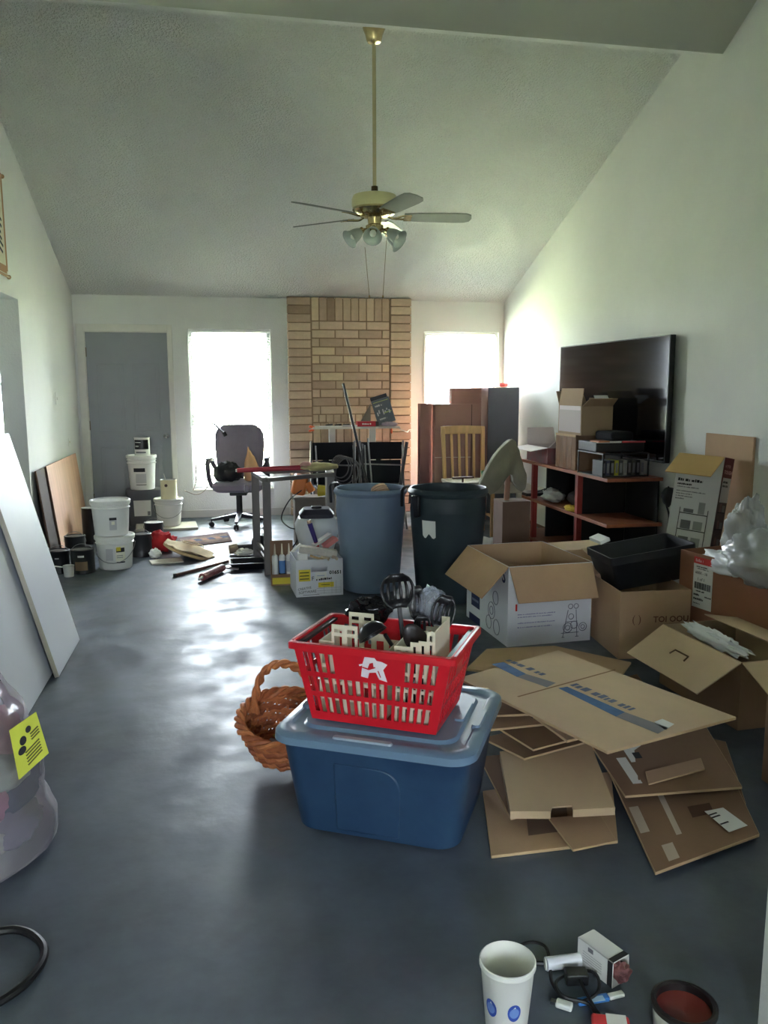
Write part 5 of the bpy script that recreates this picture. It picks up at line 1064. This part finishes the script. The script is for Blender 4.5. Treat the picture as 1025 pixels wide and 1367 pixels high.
stick(t, p, .12, .20, .55, .88, PAPER, 'white_sticker'); stick(t, p, .22, .38, .28, .62, PAPER, 'white_sticker'); stick(t, p, .27, .33, .50, .58, INK, 'sticker_logo', .002)
t, p = flat('torn brown strip lying on the dark sheet with stickers', [(862, 1030), (935, 1012), (940, 1026), (866, 1046)], [.095, .10, .098, .09], .006, CARD)
# notched lid
t = thing('cardboard_tray', 'plain brown cardboard lid with a thumb notch on the front edge', 'cardboard', (1.0, 2.6, 0), 0, FLAT)
P_ = [FL(667, 1003, .135), FL(788, 991, .135), FL(821, 1078, .105), (FL(765, 1081, .105)), FL(763, 1075, .107), FL(737, 1077, .107), FL(735, 1083, .105), FL(681, 1083, .105)]
B().sheet(P_, .006).out('top_panel', CARD3, t, smooth=False, world=True)
for i in (2, 6): B().sheet([P_[i], P_[(i+1)], P_[(i+1)]-V(0,0,.026), P_[i]-V(0,0,.026)], .004).out('front_rim', CARD3, t, smooth=False, world=True)
B().sheet([P_[7], P_[0], P_[0]-V(0,0,.026), P_[7]-V(0,0,.026)], .004).out('side_rim', CARD3, t, smooth=False, world=True); B().sheet([P_[1], P_[2], P_[2]-V(0,0,.026), P_[1]-V(0,0,.026)], .004).out('side_rim', CARD3, t, smooth=False, world=True)
# stack under the top sheet
t, p = flat('brown sheet in the stack just above the dark torn sheet', [(645, 985), (740, 962), (800, 985), (700, 1012)], [.150, .155, .150, .145], .008, CARD2)
t, p = flat('dark printed sheet with a bent corner in the middle of the stack', [(655, 965), (745, 958), (768, 985), (712, 1000)], [.178, .18, .175, .17], .008, CARD2)
t, p = flat('narrow pale edged sheet lying crosswise in the stack', [(640, 948), (758, 935), (764, 962), (646, 974)], [.205, .205, .20, .20], .009, CARD)
stick(t, p, .55, .80, .2, .7, NAVY, 'navy_print')
t, p = flat('flattened sheet second from the top of the stack with pale edge', [(634, 930), (745, 900), (800, 948), (650, 955)], [.235, .235, .23, .23], .009, CARD2)
t, p = flat('pale sheet directly under the blue striped sheet', [(662, 918), (800, 905), (870, 960), (757, 988)], [.270, .265, .235, .235], .010, CARD3)
t, p = flat('brown sheet lying flat before the white printed carton', [(622, 893), (650, 866), (740, 862), (842, 884), (826, 906), (700, 900)], [.06]*6, .010, CARD)
t, p = flat('large light brown sheet with a faded blue stripe on top of the stack', [(612, 905), (745, 868), (982, 957), (811, 1003)], .300, .010, CARD3)
BLU = M('faded_blue', (60,100,150), .7, var=.15, vs=20); BLU2 = M('faded_blue_grey', (130,128,132), .8)
q4p = lambda u, v: on(p, u, v, .0012)
stick(t, p, .545, .60, .045, .20, BLU, 'blue_stripe') 
def px4(pp, mat, nm, z=.3075):
    def onsheet(x, y):   # meet the sheet's plane
        n = (p[1]-p[0]).cross(p[3]-p[0]).normalized(); d = ray(x, y); s = (p[0]-EYE).dot(n)/d.dot(n); return EYE+d*s+V(0,0,.0012)
    b = B(); b.add([onsheet(*q) for q in pp], [tuple(range(len(pp)))]); return b.out(nm, mat, t, smooth=False, world=True)
px4([(656, 887), (672, 884), (702, 900), (690, 904)], BLU, 'blue_stripe'); px4([(702, 900), (690, 904), (730, 918), (742, 912)], BLU2, 'faded_stripe')
px4([(745, 919), (757, 917), (834, 951), (822, 957)], BLU, 'blue_stripe'); px4([(834, 951), (822, 957), (878, 980), (892, 972)], BLU2, 'faded_stripe')
px4([(873, 964), (884, 960), (900, 967), (888, 975)], PAPER, 'small_label'); px4([(690, 930), (692, 931), (822, 895), (820, 894)], M('crease', (140,108,78), .9), 'crease')
for o_ in [o for o in t.children if o.name.startswith('blue_stripe')][:1]: bpy.data.objects.remove(o_)
def sheet_words(tx, x, y, x2, y2, s, m):
    n = (p[1]-p[0]).cross(p[3]-p[0]).normalized(); n = n if n.z > 0 else -n
    hit = lambda a, c: EYE + ray(a, c)*((p[0]-EYE).dot(n)/ray(a, c).dot(n)) + V(0,0,.0014)
    A_, B_ = hit(x, y), hit(x2, y2); xd_ = (B_-A_).normalized(); scrib(t, A_, xd_, n.cross(xd_), tx, s, m, world=True, seed=int(x))
sheet_words(.30, 760, 915, 812, 937, .040, M('faded_ink', (96,104,130), .8)); sheet_words(.22, 674, 882, 705, 895, .036, M('faded_ink'))
t = closed_carton('side_carton', 'plain dark brown carton standing beside the partition wall', 1.93, 2.23, 2.20, 2.52, .33, (CARD2,), tape=False)
# ================================================================== blue tote
TR = D(-28.5)
TOTE = M('tote_blue', (46,74,104), .4, col2=(34,60,90), vs=5); LID = M('tote_lid', (104,130,156), .3, var=.05, vs=5)
t = thing('storage_tote', 'large blue plastic storage tote with a grey blue lid', 'storage tote', (.548, 2.600, 0), TR)
b = B(); loops = []
for z, u in ((0, 0), (.012, .06), (.31, .95), (.335, 1.05)):
    loops.append(rrect(.272+.043*u, .235+.043*u, .075, 7, z))
loops[0] = rrect(.255, .218, .07, 7, 0)
b.loft(loops, True); b.out('body', TOTE, t)
b = B(); b.loft([rrect(.328, .296, .085, 7, .322), rrect(.336, .304, .085, 7, .325), rrect(.334, .302, .085, 7, .348), rrect(.322, .290, .08, 7, .357), rrect(.296, .264, .07, 7, .357), rrect(.288, .256, .066, 7, .350), rrect(.262, .215, .06, 7, .350), rrect(.254, .207, .058, 7, .360), rrect(.1, .1, .05, 7, .360)], True); b.out('lid', LID, t)
# raised front panel with rounded shoulder
b = B(); pts = []
for k in range(9): a = PI/2*k/8; pts.append((.03+.075*math.sin(a)-.0, .215+.055*math.cos(a)))
outl = [(-.12, .27)] + [(.03+.07*math.sin(PI/2*k/8), .20+.07*math.cos(PI/2*k/8)) for k in range(9)] + [(.09, .03), (-.12, .03)]
fy = lambda z: -(.235+.043*(.06+.8*z/.30))
b.loft([[V(x, fy(z)+.004, z) for x, z in outl], [V(x*.985, fy(z)-.007, z) for x, z in outl]], True); b.out('front_relief', TOTE, t, bevel=.004)
for s in (-1, 1):
    h_ = B(); h_.loft([rrect(.016, .075, .014, 4, .352, (s*.297, 0)), rrect(.013, .07, .012, 4, .364, (s*.297, 0))], True); h_.out('lid_latch', LID, t)
b = B(); b.loft([rrect(.10, .012, .01, 3, .355, (-.02, -.276)), rrect(.095, .010, .009, 3, .3635, (-.02, -.276))], True); b.out('lid_grip', M('tote_lid_light', (150,166,184), .3), t)
b = B(); b.loft([rrect(.019, .085, .012, 4, .3575, (.235, .04)), rrect(.016, .08, .01, 4, .366, (.235, .04))], True); b.out('lid_rib', LID, t)
# ================================================================== red shopping basket
BRZ = D(-30.2); BZ = .3665; BH = .265
t = thing('shopping_basket', 'red plastic shopping basket with a white bird emblem on the blue tote', 'basket', (.523, 2.583, BZ), BRZ)
def bw_(s, z):   # half sizes at height
    u = z/BH; return (.212+.056*u, .152+.022*u)
def wall(side):
    """one slotted wall as a grid with real openings"""
    long = side in ('f', 'b'); nu = 16 if long else 8
    zrows = [0, .028, .082, .098, .150, .166, .232, BH] if True else []
    b = B(); grid = {}; us = [0]
    bar = .28
    m = .05
    cols = [0, m]
    wd_ = (1-2*m)/nu
    for k in range(nu): cols += [m+wd_*(k+.62), m+wd_*(k+1)]
    cols = cols[:-1] + [1-m+.0, 1] if False else cols + [1]
    def P(u, z):
        hx, hy = bw_(0, z); s = 2*u-1
        return {'f': V(s*hx, -hy, z), 'b': V(-s*hx, hy, z), 'r': V(hx, s*hy, z), 'l': V(-hx, -s*hy, z)}[side]
    def idx(i, j):
        if (i, j) not in grid: grid[(i, j)] = len(b.v); b.v.append(P(cols[i], zrows[j]))
        return grid[(i, j)]
    for j in range(len(zrows)-1):
        for i in range(len(cols)-1):
            hole = j in (1, 3, 5) and i % 2 == 1 and 1 <= i < len(cols)-2
            if hole and long and side == 'f':
                uc = (cols[i]+cols[i+1])/2
                if j == 5 and .24 < uc < .70: hole = False
                if j == 3 and .30 < uc < .62 and False: hole = False
            if hole and side == 'b' and j == 5 and .3 < (cols[i]+cols[i+1])/2 < .7: hole = False
            if hole and not long and j == 5 and .36 < (cols[i]+cols[i+1])/2 < .64: hole = False
            if not hole: b.f.append((idx(i, j), idx(i+1, j), idx(i+1, j+1), idx(i, j+1)))
    o = b.out('slotted_wall', RED, t, smooth=False); md = o.modifiers.new('thickness', 'SOLIDIFY'); md.thickness = .004; md.offset = -1
for s_ in 'fbrl': wall(s_)
b = B(); b.loft([rrect(.212, .152, .006, 2, 0), rrect(.212, .152, .006, 2, .004)], True); b.out('basket_floor', RED, t)
hx, hy = bw_(0, BH)
b = B(); b.loft([rrect(hx+.001, hy+.001, .012, 3, BH-.022), rrect(hx+.014, hy+.014, .016, 3, BH-.022), rrect(hx+.014, hy+.014, .016, 3, BH-.003), rrect(hx+.011, hy+.011, .016, 3, BH), rrect(hx-.006, hy-.006, .012, 3, BH), rrect(hx-.006, hy-.006, .012, 3, BH-.008), rrect(hx+.001, hy+.001, .012, 3, BH-.022)], False); b.out('rim', RED, t)
for s in (-1, 1):   # folded carrying handles along the short sides
    b = B(); b.bar((s*(hx-.016), -hy+.02, BH-.012), (s*(hx-.016), hy-.02, BH-.012), .020, .012); b.out('carry_handle', M('black_handle', (36,34,36), .4), t, bevel=.003)
    B().bar((s*(hx+.006), -hy+.015, BH+.001), (s*(hx+.006), hy-.015, BH+.001), .008, .003).out('rim_highlight_strip', M('rim_highlight_pink', (226,160,166), .35), t)  # pale strip paints a highlight onto the rim
# emblem: white letter A merged with a bird
def em(pl, m, nm, off):
    hy_ = lambda z: -(bw_(0, z)[1])-off
    b = B(); vs = [V(-.030+x*.00105, hy_(.166+y*.00095), .166+y*.00095) for x, y in pl]; b.add(vs, [tuple(range(len(vs)))]); return b.out(nm, m, t, smooth=False)
EW = M('emblem_white', (236,226,232), .5)
em([(0, 0), (22, 0), (26, 18), (44, 22), (34, 52), (30, 72), (8, 72), (2, 66), (-4, 46)][::1], EW, 'emblem_left', .0012)
for o_ in [c for c in t.children if c.name.startswith('emblem_left')]: bpy.data.objects.remove(o_)
em([(-2, 4), (20, 0), (25, 20), (46, 24), (50, 66), (40, 80), (14, 84), (4, 50)], EW, 'emblem_body', .0012)
em([(50, 66), (46, 24), (56, 0), (82, -6), (70, 36), (84, 56), (66, 64)], EW, 'emblem_bird', .0012)
em([(-8, 46), (4, 50), (3, 44), (-6, 40)], EW, 'emblem_tail', .0012)
em([(20, 34), (40, 40), (38, 58), (27, 54)], RED, 'emblem_counter', .0018); em([(2, 36), (24, 30), (46, 40), (44, 44), (22, 36), (4, 40)], RED, 'emblem_wing_line', .0020); em([(52, 30), (60, 8), (63, 8), (55, 32)], RED, 'emblem_feather', .0020)
def bk(x, y, z): return WM[t.name] @ V(x, y, z)
# cream organisers in the basket
CRM = M('cream_plastic', (228,220,196), .45)
def organiser(label, x0, x1, y0, y1, zt, rz=0, step=None):
    o = thing('cutlery_organiser', label, 'organiser', bk((x0+x1)/2, (y0+y1)/2, .006), BRZ+rz, 'cream organisers in the red basket'); a, c = (x1-x0)/2, (y1-y0)/2
    th = .004
    for sy in (-1, 1):
        b = B(); n = 5; cols = []
        for i in range(n):
            u0 = -a+2*a*i/n; u1 = -a+2*a*(i+1)/n; top = zt*(step[i] if step else 1)
            y_ = sy*(c-th/2)
            b.box(u0, u0+.009, y_-th/2, y_+th/2, 0, top); b.box(u1-.009, u1, y_-th/2, y_+th/2, 0, top)
            z = 0
            while z < top-.02: b.box(u0+.009, u1-.009, y_-th/2, y_+th/2, z, z+.011); z += .055
            b.box(u0+.009, u1-.009, y_-th/2, y_+th/2, top-.014, top)
        b.out('grid_wall', CRM, o, smooth=False)
    for sx, k in ((-1, 0), (1, -1)):
        top = zt*(step[k] if step else 1); B().box(sx*(a-th/2)-th/2, sx*(a-th/2)+th/2, -c+th, c-th, 0, top).out('end_wall', CRM, o, smooth=False)
    B().box(-a+th, a-th, -c+th, c-th, 0, th).out('base', CRM, o, smooth=False)
    return o
organiser('cream slotted cutlery tray with a stepped wall in the red basket', -.195, .03, -.125, .035, .265, 0, [.96, 1.18, 1.18, .92, .86])
organiser('smaller cream slotted tray at the far corner of the red basket', .065, .20, -.125, .06, .285, 0, [.92, .92, .98, 1.0, 1.12])
# black kitchen utensils
UT = 'kitchen utensils in the red basket'
BN = M('black_nylon_utensil', (22,22,25), .28)
def slotted(label, base, top, up, w_, h_, nslot, cup=0.0, name='slotted_turner', ladle=False):
    base, top = Vector(base), Vector(top); d = (top-base).normalized(); n = Vector(up); n = (n-d*n.dot(d)).normalized(); e = d.cross(n)
    u = thing(name, label, 'utensil', base, 0, UT)
    hd = top-d*h_
    B().bar(base, hd+d*.01, .016, .009, n).out('handle', BN, u, world=True, bevel=.003)
    b = B(); nu = nslot*2+1; nv = 8; g = {}
    def P(i, j):
        s = 2*i/nu-1; v = j/nv; wv = w_/2*math.sqrt(max(.05, 1-(2*v-1.0)**2*.86)); return hd+d*(h_*v)+e*(s*wv)+n*(cup*(s*s+(2*v-1)**2))
    def ix(i, j):
        if (i, j) not in g: g[(i, j)] = len(b.v); b.v.append(P(i, j))
        return g[(i, j)]
    for i in range(nu):
        for j in range(nv):
            if i % 2 == 1 and 2 <= j <= 5 and nslot: continue
            b.f.append((ix(i, j), ix(i+1, j), ix(i+1, j+1), ix(i, j+1)))
    o = b.out('head', BN, u, world=True); md = o.modifiers.new('thickness', 'SOLIDIFY'); md.thickness = .003
    return u
def U(px, py, Y): return AY(px, py, Y)
slotted('large round slotted black skimmer standing tallest in the basket', bk(.06, .06, .02), U(528, 766, 2.66), (-.15, -1, .15), .118, .115, 5, .012)
slotted('slotted black turner with fanned slots leaning out of the basket corner', bk(.10, .09, .02), U(597, 795, 2.66), (-.2, -1, .1), .085, .125, 4, .004)
slotted('pale grey slotted turner behind the black skimmer', bk(.08, .11, .02), U(556, 782, 2.70), (-.1, -1, .1), .06, .12, 3, .002)
u = thing('ladle', 'black ladle bowl facing up at the middle of the basket', 'utensil', bk(.03, .03, .2), 0, UT)
cL = U(498, 848, 2.56); b = B(); b.lathe([(.0, -.045), (.028, -.040), (.046, -.022), (.052, 0), (.049, 0), (.043, -.021), (.026, -.036), (0, -.041)], 24); b.xf(Matrix.Translation(cL) @ Matrix.Rotation(D(150), 4, 'X') @ Matrix.Rotation(D(25), 4, 'Y')); b.out('bowl', BN, u, world=True); B().tube([cL+V(.04, 0, .0), cL+V(.10, .02, -.10), bk(.09, .04, .02)], .007, 8).out('handle', BN, u, world=True)
u = thing('serving_spoon', 'brown black solid serving spoon leaning against the ladle', 'utensil', bk(.05, .0, .2), 0, UT)
b = B(); b.blob((0,0,0), (.038, .012, .065), 18, 12, 0); b.xf(Matrix.Translation(U(556, 855, 2.50)) @ Matrix.Rotation(D(-32), 4, 'Y')); b.out('bowl', M('brown_black', (40,32,32), .35), u, world=True); B().cyl(U(560, 872, 2.50), bk(.07, -.02, .02), .006, n=8).out('handle', BN, u, world=True)
o = B().blob(U(492, 815, 2.78), (.075, .05, .045), 26, 16, .5, 4, 12); tag(o.out('black_bag_scrap', M('shiny_black_film', (20,20,22), .15), ang=70), 'glossy crumpled black plastic at the back of the red basket', 'plastic bag', UT)
o = B().blob(U(574, 812, 2.70), (.05, .035, .075), 22, 16, .35, 4, 19); tag(o.out('clear_wrap', glassy('clear_wrap_film', (.85, .87, .9), .3, .12, (190,195,205)), ang=70), 'clear plastic wrap around utensils behind the fanned turner', 'plastic wrap', UT)
slotted('small black spatula half hidden by the clear wrap', bk(.11, .07, .02), U(563, 822, 2.62), (-.2, -1, .2), .06, .07, 3, .002)
# ================================================================== wicker basket
WK = [M('wicker_%d' % i, c, .55, var=.15, vs=30) for i, c in enumerate(((184,108,68), (206,128,80), (158,88,54)))]
t = thing('wicker_basket', 'round brown wicker basket with a tall braided handle beside the tote', 'basket', (.205, 3.03, .045), (D(15), 0, D(0)))
R0, R1, HB = .115, .165, .135; NS = 22
for j in range(8):
    z = .012+HB*j/8; r = R0+(R1-R0)*(j/7)**.8; n = NS*4
    b = B(); b.tube([V((r+.007*math.cos(NS/2*a+PI*(j % 2)))*math.cos(a), (r+.007*math.cos(NS/2*a+PI*(j % 2)))*math.sin(a), z+.004*math.sin(NS*a)) for a in [2*PI*k/n for k in range(n)]], .0105, 6, True); b.out('weave_ring', WK[j % 3], t)
for k in range(NS):
    a = 2*PI*k/NS; B().tube([V((R0+(R1-R0)*v**.8)*math.cos(a), (R0+(R1-R0)*v**.8)*math.sin(a), .01+HB*v) for v in (0, .3, .6, 1)], .0055, 5).out('stake', WK[1], t)
for ph in (0, 2*PI/3, 4*PI/3):
    n = 96; b = B(); b.tube([V((R1+.008+.014*math.cos(9*a+ph))*math.cos(a), (R1+.008+.014*math.cos(9*a+ph))*math.sin(a), HB+.018+.012*math.sin(9*a+ph)) for a in [2*PI*k/n for k in range(n)]], .010, 6, True); b.out('braided_rim', WK[0 if ph else 1], t)
for ph in (0, PI):
    n = 60; pts = []
    for k in range(n+1):
        a = PI*k/n; c0 = V(0, R1*math.cos(a)*.82-.01, HB+.01+.255*math.sin(a)**.75); tw = 11*a+ph
        rad = V(0, math.cos(a), math.sin(a)); pts.append(c0+rad*.009*math.cos(tw)+V(1, 0, 0)*.009*math.sin(tw))
    b = B(); b.tube(pts, .0095, 7); hh_ = b.out('braided_handle', WK[1], t); 
    hh_.rotation_euler = (0, 0, D(62))
B().lathe([(0, .012), (R0, .012)], 24).out('basket_floor', WK[2], t)
tag(B().cbox((.215, 3.04, .105), .095, .065, .003, Matrix.Rotation(D(18), 3, 'X') @ Matrix.Rotation(D(35), 3, 'Z')).out('seed_packet', M('packet_olive', (176,168,70), .6, col2=(110,116,50), vs=25), smooth=False), 'olive printed packet lying in the wicker basket', 'packet')
o = B().blob((.19, 2.965, .085), (.085, .05, .030), 26, 12, .4, 4, 7); tag(o.out('clear_pouch', glassy('clear_pouch_film', (.9, .9, .92), .35, .15, (215,215,220)), ang=70), 'clear plastic pouch crumpled in the wicker basket', 'plastic bag')
# ================================================================== clear bag of clothes
t = thing('clothes_bag', 'clear plastic bag stuffed with pink and grey clothes and a yellow tag', 'bag of clothes', (-.86, 2.62, 0))
GC_ = [(150,140,160), (226,150,178), (120,118,142), (206,202,196), (206,156,168), (168,164,176), (232,176,196), (96,100,124), (190,200,190)]
rg = random.Random(11)
for k in range(20):
    lv = k//4; z = .075+.095*lv; sh = 1-.045*lv*lv*.5; a = k*1.57+lv*.7+rg.uniform(-.3, .3); rd = (.105 if lv < 4 else .06)*sh
    c_ = V(-.845-.08*(z/.6)+rd*math.cos(a), 2.62+rd*1.25*math.sin(a), z)
    g = B().blob((0,0,0), ((.135, .155, .075) if lv else (.13, .15, .07)), 36, 20, .16, 2.0, k*3+1, crease=.10)
    g.xf(Matrix.Translation(c_) @ Matrix.Rotation(rg.uniform(-.3, .3), 4, 'X') @ Matrix.Rotation(rg.uniform(0, 3), 4, 'Z'))
    for p_ in g.v: p_.z = max(p_.z, .008)
    g.out('folded_garment', M('garment_%d' % (k*4 % 9), GC_[k*4 % 9], .95, var=.10, vs=9), t, world=True, ang=180)
o = B(); rings = []
for i in range(41):
    v = i/40; z = .004+.60*v; rx = .275*(1-.12*v-.55*max(0, v-.7)**1.2*2) ; ry = .335*(1-.1*v-.5*max(0, v-.7)**1.2*2)
    if v > .9: rx *= .62; ry *= .62
    if i == 0: rx *= .88; ry *= .88
    rings.append([V(-.845-.08*v+(rx+.02*noise.noise(V(math.cos(a)*2.2, math.sin(a)*2.2, z*9))+.012*(.5-abs(noise.noise(V(math.cos(a)*6, math.sin(a)*6, z*14)))*2))*math.cos(a), 2.62+(ry+.03*noise.noise(V(math.cos(a)*2, math.sin(a)*2, z*8+5)))*math.sin(a), z) for a in [2*PI*k/44 for k in range(44)]])
o.loft(rings, True); o.out('bag_film', glassy('bag_clear', (.95, .95, .97), .16, .14, (225,225,232)), t, world=True, ang=80)
# yellow tag
q = [AY(12, 975, 2.42), AY(48, 950, 2.46), AY(65, 1005, 2.46), AY(25, 1041, 2.42)]
b = B(); b.sheet(q, .002); yt = b.out('yellow_tag', M('tag_yellow', (204,210,72), .6), t, world=True, smooth=False)
n_ = (q[1]-q[0]).cross(q[3]-q[0]).normalized(); n_ = n_ if n_.dot(EYE-q[0]) > 0 else -n_
def tq(u, v, o_=.0030): return (q[0]*(1-u)+q[1]*u)*(1-v)+(q[3]*(1-u)+q[2]*u)*v+n_*o_
b = B()
for cu, cv, ru, rv in ((.60, .22, .10, .07), (.36, .36, .12, .09), (.27, .53, .14, .08)):
    k0 = len(b.v); b.v += [tq(cu+ru*math.cos(a), cv+rv*math.sin(a)) for a in [2*PI*k/12 for k in range(12)]]; b.f.append(tuple(range(k0, k0+12)))
b.out('warning_symbol', INK, yt, world=True, smooth=False)
b = B()
for k in range(5): b.bar(tq(.35+.0*k, .62+.065*k, .003), tq(.85, .56+.065*k, .003), .004, .001, n_)
for k in range(3): b.bar(tq(.62, .34+.06*k, .003), tq(.92, .30+.06*k, .003), .004, .001, n_)
b.out('tag_lettering', M('olive_print'), yt, world=True, smooth=False)
# ================================================================== cords on the floor
b = B(); b.tube(smoothpath([FL(-80, 1262, .012), FL(0, 1243, .012), FL(35, 1244, .012), FL(57, 1262, .012), FL(56, 1285, .012), FL(35, 1312, .012), FL(0, 1337, .012), FL(-50, 1362, .012)], 8), .011, 8)
tag(b.out('extension_cord', M('cord_black', (20,20,22), .5)), 'thick black cord curving on the floor below the bag of clothes', 'cord')
# ================================================================== small things at the bottom
cpx = V(.592, 1.570, 0)
t = thing('plastic_tub', 'white plastic tub with blue oval prints standing on the floor', 'tub', cpx)
B().lathe([(0, 0), (.044, 0), (.046, .004), (.060, .162), (.0635, .166), (.0635, .176), (.0605, .178), (.058, .17), (.043, .006), (0, .006)], 36).out('body', WHITEP, t)
def oval(a0, z, ra, rz, m, nm, dr=.0008):
    b = B(); vs = []
    for k in range(20):
        th = 2*PI*k/20; zz = z+rz*math.sin(th); r = .046+(.014)*(zz-.004)/.158+dr; a = a0+ra*math.cos(th); vs.append(V(r*math.cos(a), r*math.sin(a), zz))
    b.add(vs, [tuple(range(20))]); return b.out(nm, m, t, smooth=False)
BLP = M('tub_blue', (50,80,170), .5)
for a0 in (D(-92), D(-150)): oval(a0, .085, .28, .022, BLP, 'blue_oval'); oval(a0, .085, .20, .013, M('tub_blue_light', (110,140,205), .5), 'oval_center', .0014)
# black cord with adapter
b = B(); b.tube(smoothpath([FL(668, 1300, .01), FL(680, 1272, .012), FL(705, 1258, .012), FL(728, 1264, .012), FL(734, 1290, .010), FL(737, 1312, .010), FL(752, 1331, .010), FL(775, 1337, .010), FL(797, 1325, .022), FL(798, 1305, .022), FL(785, 1296, .012), FL(757, 1301, .01), FL(742, 1312, .022), FL(752, 1330, .022), FL(785, 1340, .012), FL(800, 1360, .010), FL(840, 1385, .010)], 8), .0042, 7)
b.tube(smoothpath([FL(770, 1300, .02), FL(782, 1325, .022), FL(797, 1350, .012), FL(815, 1372, .01)], 6), .004, 7)
tag(b.out('charger_cord', M('cord_black')), 'thin black charger cord tangled beside the white tub', 'cord')
t = thing('power_adapter', 'small black adapter block on the tangled cord', 'adapter', FL(769, 1303)); B().cbox(FL(769, 1303, .018), .055, .035, .03, Matrix.Rotation(D(-10), 3, 'Z')).out('body', BLACKP, t, world=True, bevel=.004); B().cbox(FL(758, 1296, .018), .02, .012, .010).out('plug', BLACKP, t, world=True)
t = thing('white_tube', 'short white plastic tube pointing at the small carton', 'tube', FL(752, 1283)); B().cyl(FL(729, 1287, .018), FL(774, 1281, .018), .0165, n=18).out('body', M('tube_white', (226,228,236), .35), t, world=True); B().cyl(FL(727, 1287, .018), FL(729, 1287, .018), .014, n=18).out('end_cap', WHITEP, t, world=True); 
b = B(); b.cyl(FL(706, 1285, .008), FL(728, 1286, .010), .006, n=8); tag(b.out('black_stylus', BLACKP), 'black stub cable entering the white tube', 'cable')
t = thing('usb_connector', 'white connector plug lying below the tangled cord', 'connector', FL(752, 1340)); B().bar(FL(742, 1338, .010), FL(764, 1345, .010), .022, .014).out('body', M('connector_white', (220,222,220), .4), t, world=True, bevel=.004); B().bar(FL(735, 1336, .010), FL(742, 1338, .010), .013, .007).out('metal_tip', CHROME, t, world=True)
t = thing('blue_pen', 'blue and white pen lying on the floor near the small carton', 'pen', FL(800, 1334)); B().bar(FL(771, 1338, .008), FL(812, 1331, .008), .018, .012).out('body', M('pen_blue', (60,120,190), .4), t, world=True, bevel=.003); B().bar(FL(812, 1331, .008), FL(832, 1326, .008), .016, .010).out('cap', WHITEP, t, world=True, bevel=.003); B().bar(FL(790, 1334.6, .0145), FL(806, 1332, .0145), .016, .001).out('pale_band', M('pen_pale', (170,200,226), .4), t, world=True)
b = B(); pz = FL(815, 1366, .012); b.cbox(pz, .085, .035, .018, Matrix.Rotation(D(-20), 3, 'Z')); t = thing('snack_wrapper', 'small red and white wrapper at the cord end', 'wrapper', FL(815, 1366)); b.out('body', M('wrapper_red', (206,50,60), .4), t, world=True, bevel=.005); B().cbox(pz+V(.012, -.004, .0095), .045, .034, .001, Matrix.Rotation(D(-20), 3, 'Z')).out('white_patch', PAPER, t, world=True)
# small carton tipped on its side
t = thing('small_carton', 'small white printed carton lying open on the floor', 'carton', FL(805, 1300))
e0, e1, e2 = FL(771, 1283, .004), FL(817, 1319, .004), FL(848, 1283, .004)
ux = (e1-e0); uy = V(-ux.y, ux.x, 0).normalized()*.055; uz = V(0, 0, .066)
def bxp(u, v, w): return e0+ux*u+uy*v+uz*w
for nm, pts_, m_ in (('front_panel', [bxp(0,0,0), bxp(1,0,0), bxp(1,0,1), bxp(0,0,1)], PAPER), ('top_panel', [bxp(0,0,1), bxp(1,0,1), bxp(1,1,1), bxp(0,1,1)], PAPER), ('back_panel', [bxp(0,1,0), bxp(1,1,0), bxp(1,1,1), bxp(0,1,1)], PAPER), ('end_panel', [bxp(0,0,0), bxp(0,1,0), bxp(0,1,1), bxp(0,0,1)], PAPER), ('bottom_panel', [bxp(0,0,0), bxp(1,0,0), bxp(1,1,0), bxp(0,1,0)], PAPER)): B().sheet(pts_, .0015).out(nm, m_, t, world=True, smooth=False)
def cq(u0, u1, w0, w1, m, nm): b = B(); o_ = -uy*.03; b.add([bxp(u0,0,w0)+o_, bxp(u1,0,w0)+o_, bxp(u1,0,w1)+o_, bxp(u0,0,w1)+o_], [(0,1,2,3)]); return b.out(nm, m, t, world=True, smooth=False)
cq(.86, 1, 0, 1, INK, 'dark_band'); cq(.30, .45, .75, .93, GREYINK, 'print_block')
for k in range(5): cq(.15, .7, .62-.1*k, .635-.1*k, GREYINK, 'text_line')
b = B(); b.add([bxp(.86, 0, 1.03), bxp(1, 0, 1.03), bxp(1, 1, 1.03), bxp(.86, 1, 1.03)], [(0,1,2,3)]); b.out('dark_band', INK, t, world=True, smooth=False)
tag(B().blob(bxp(1.02, .5, .5), (.022, .022, .024), 16, 12, .4, 4, 3).out('crumpled_wrap', M('pink_brown', (160,104,100), .6, col2=(70,40,44), vs=40)), 'pinkish brown crumpled wrap in the open end of the small carton', 'wrapper')
# bowl with dark red paint
t = thing('paint_bowl', 'round black rimmed tin with dark red paint inside', 'paint tin', (.978, 1.478, 0))
B().lathe([(0, 0), (.060, 0), (.063, .004), (.068, .070), (.066, .072)], 36).out('body', M('tin_white', (206,204,196), .5), t); B().lathe([(.068, .066), (.072, .070), (.072, .080), (.066, .083), (.060, .080), (.060, .060)], 36).out('rim', M('rim_black', (26,22,22), .4), t); B().lathe([(.061, .062), (0, .058)], 36).out('paint', M('paint_dark_red', (110,40,38), .45), t)
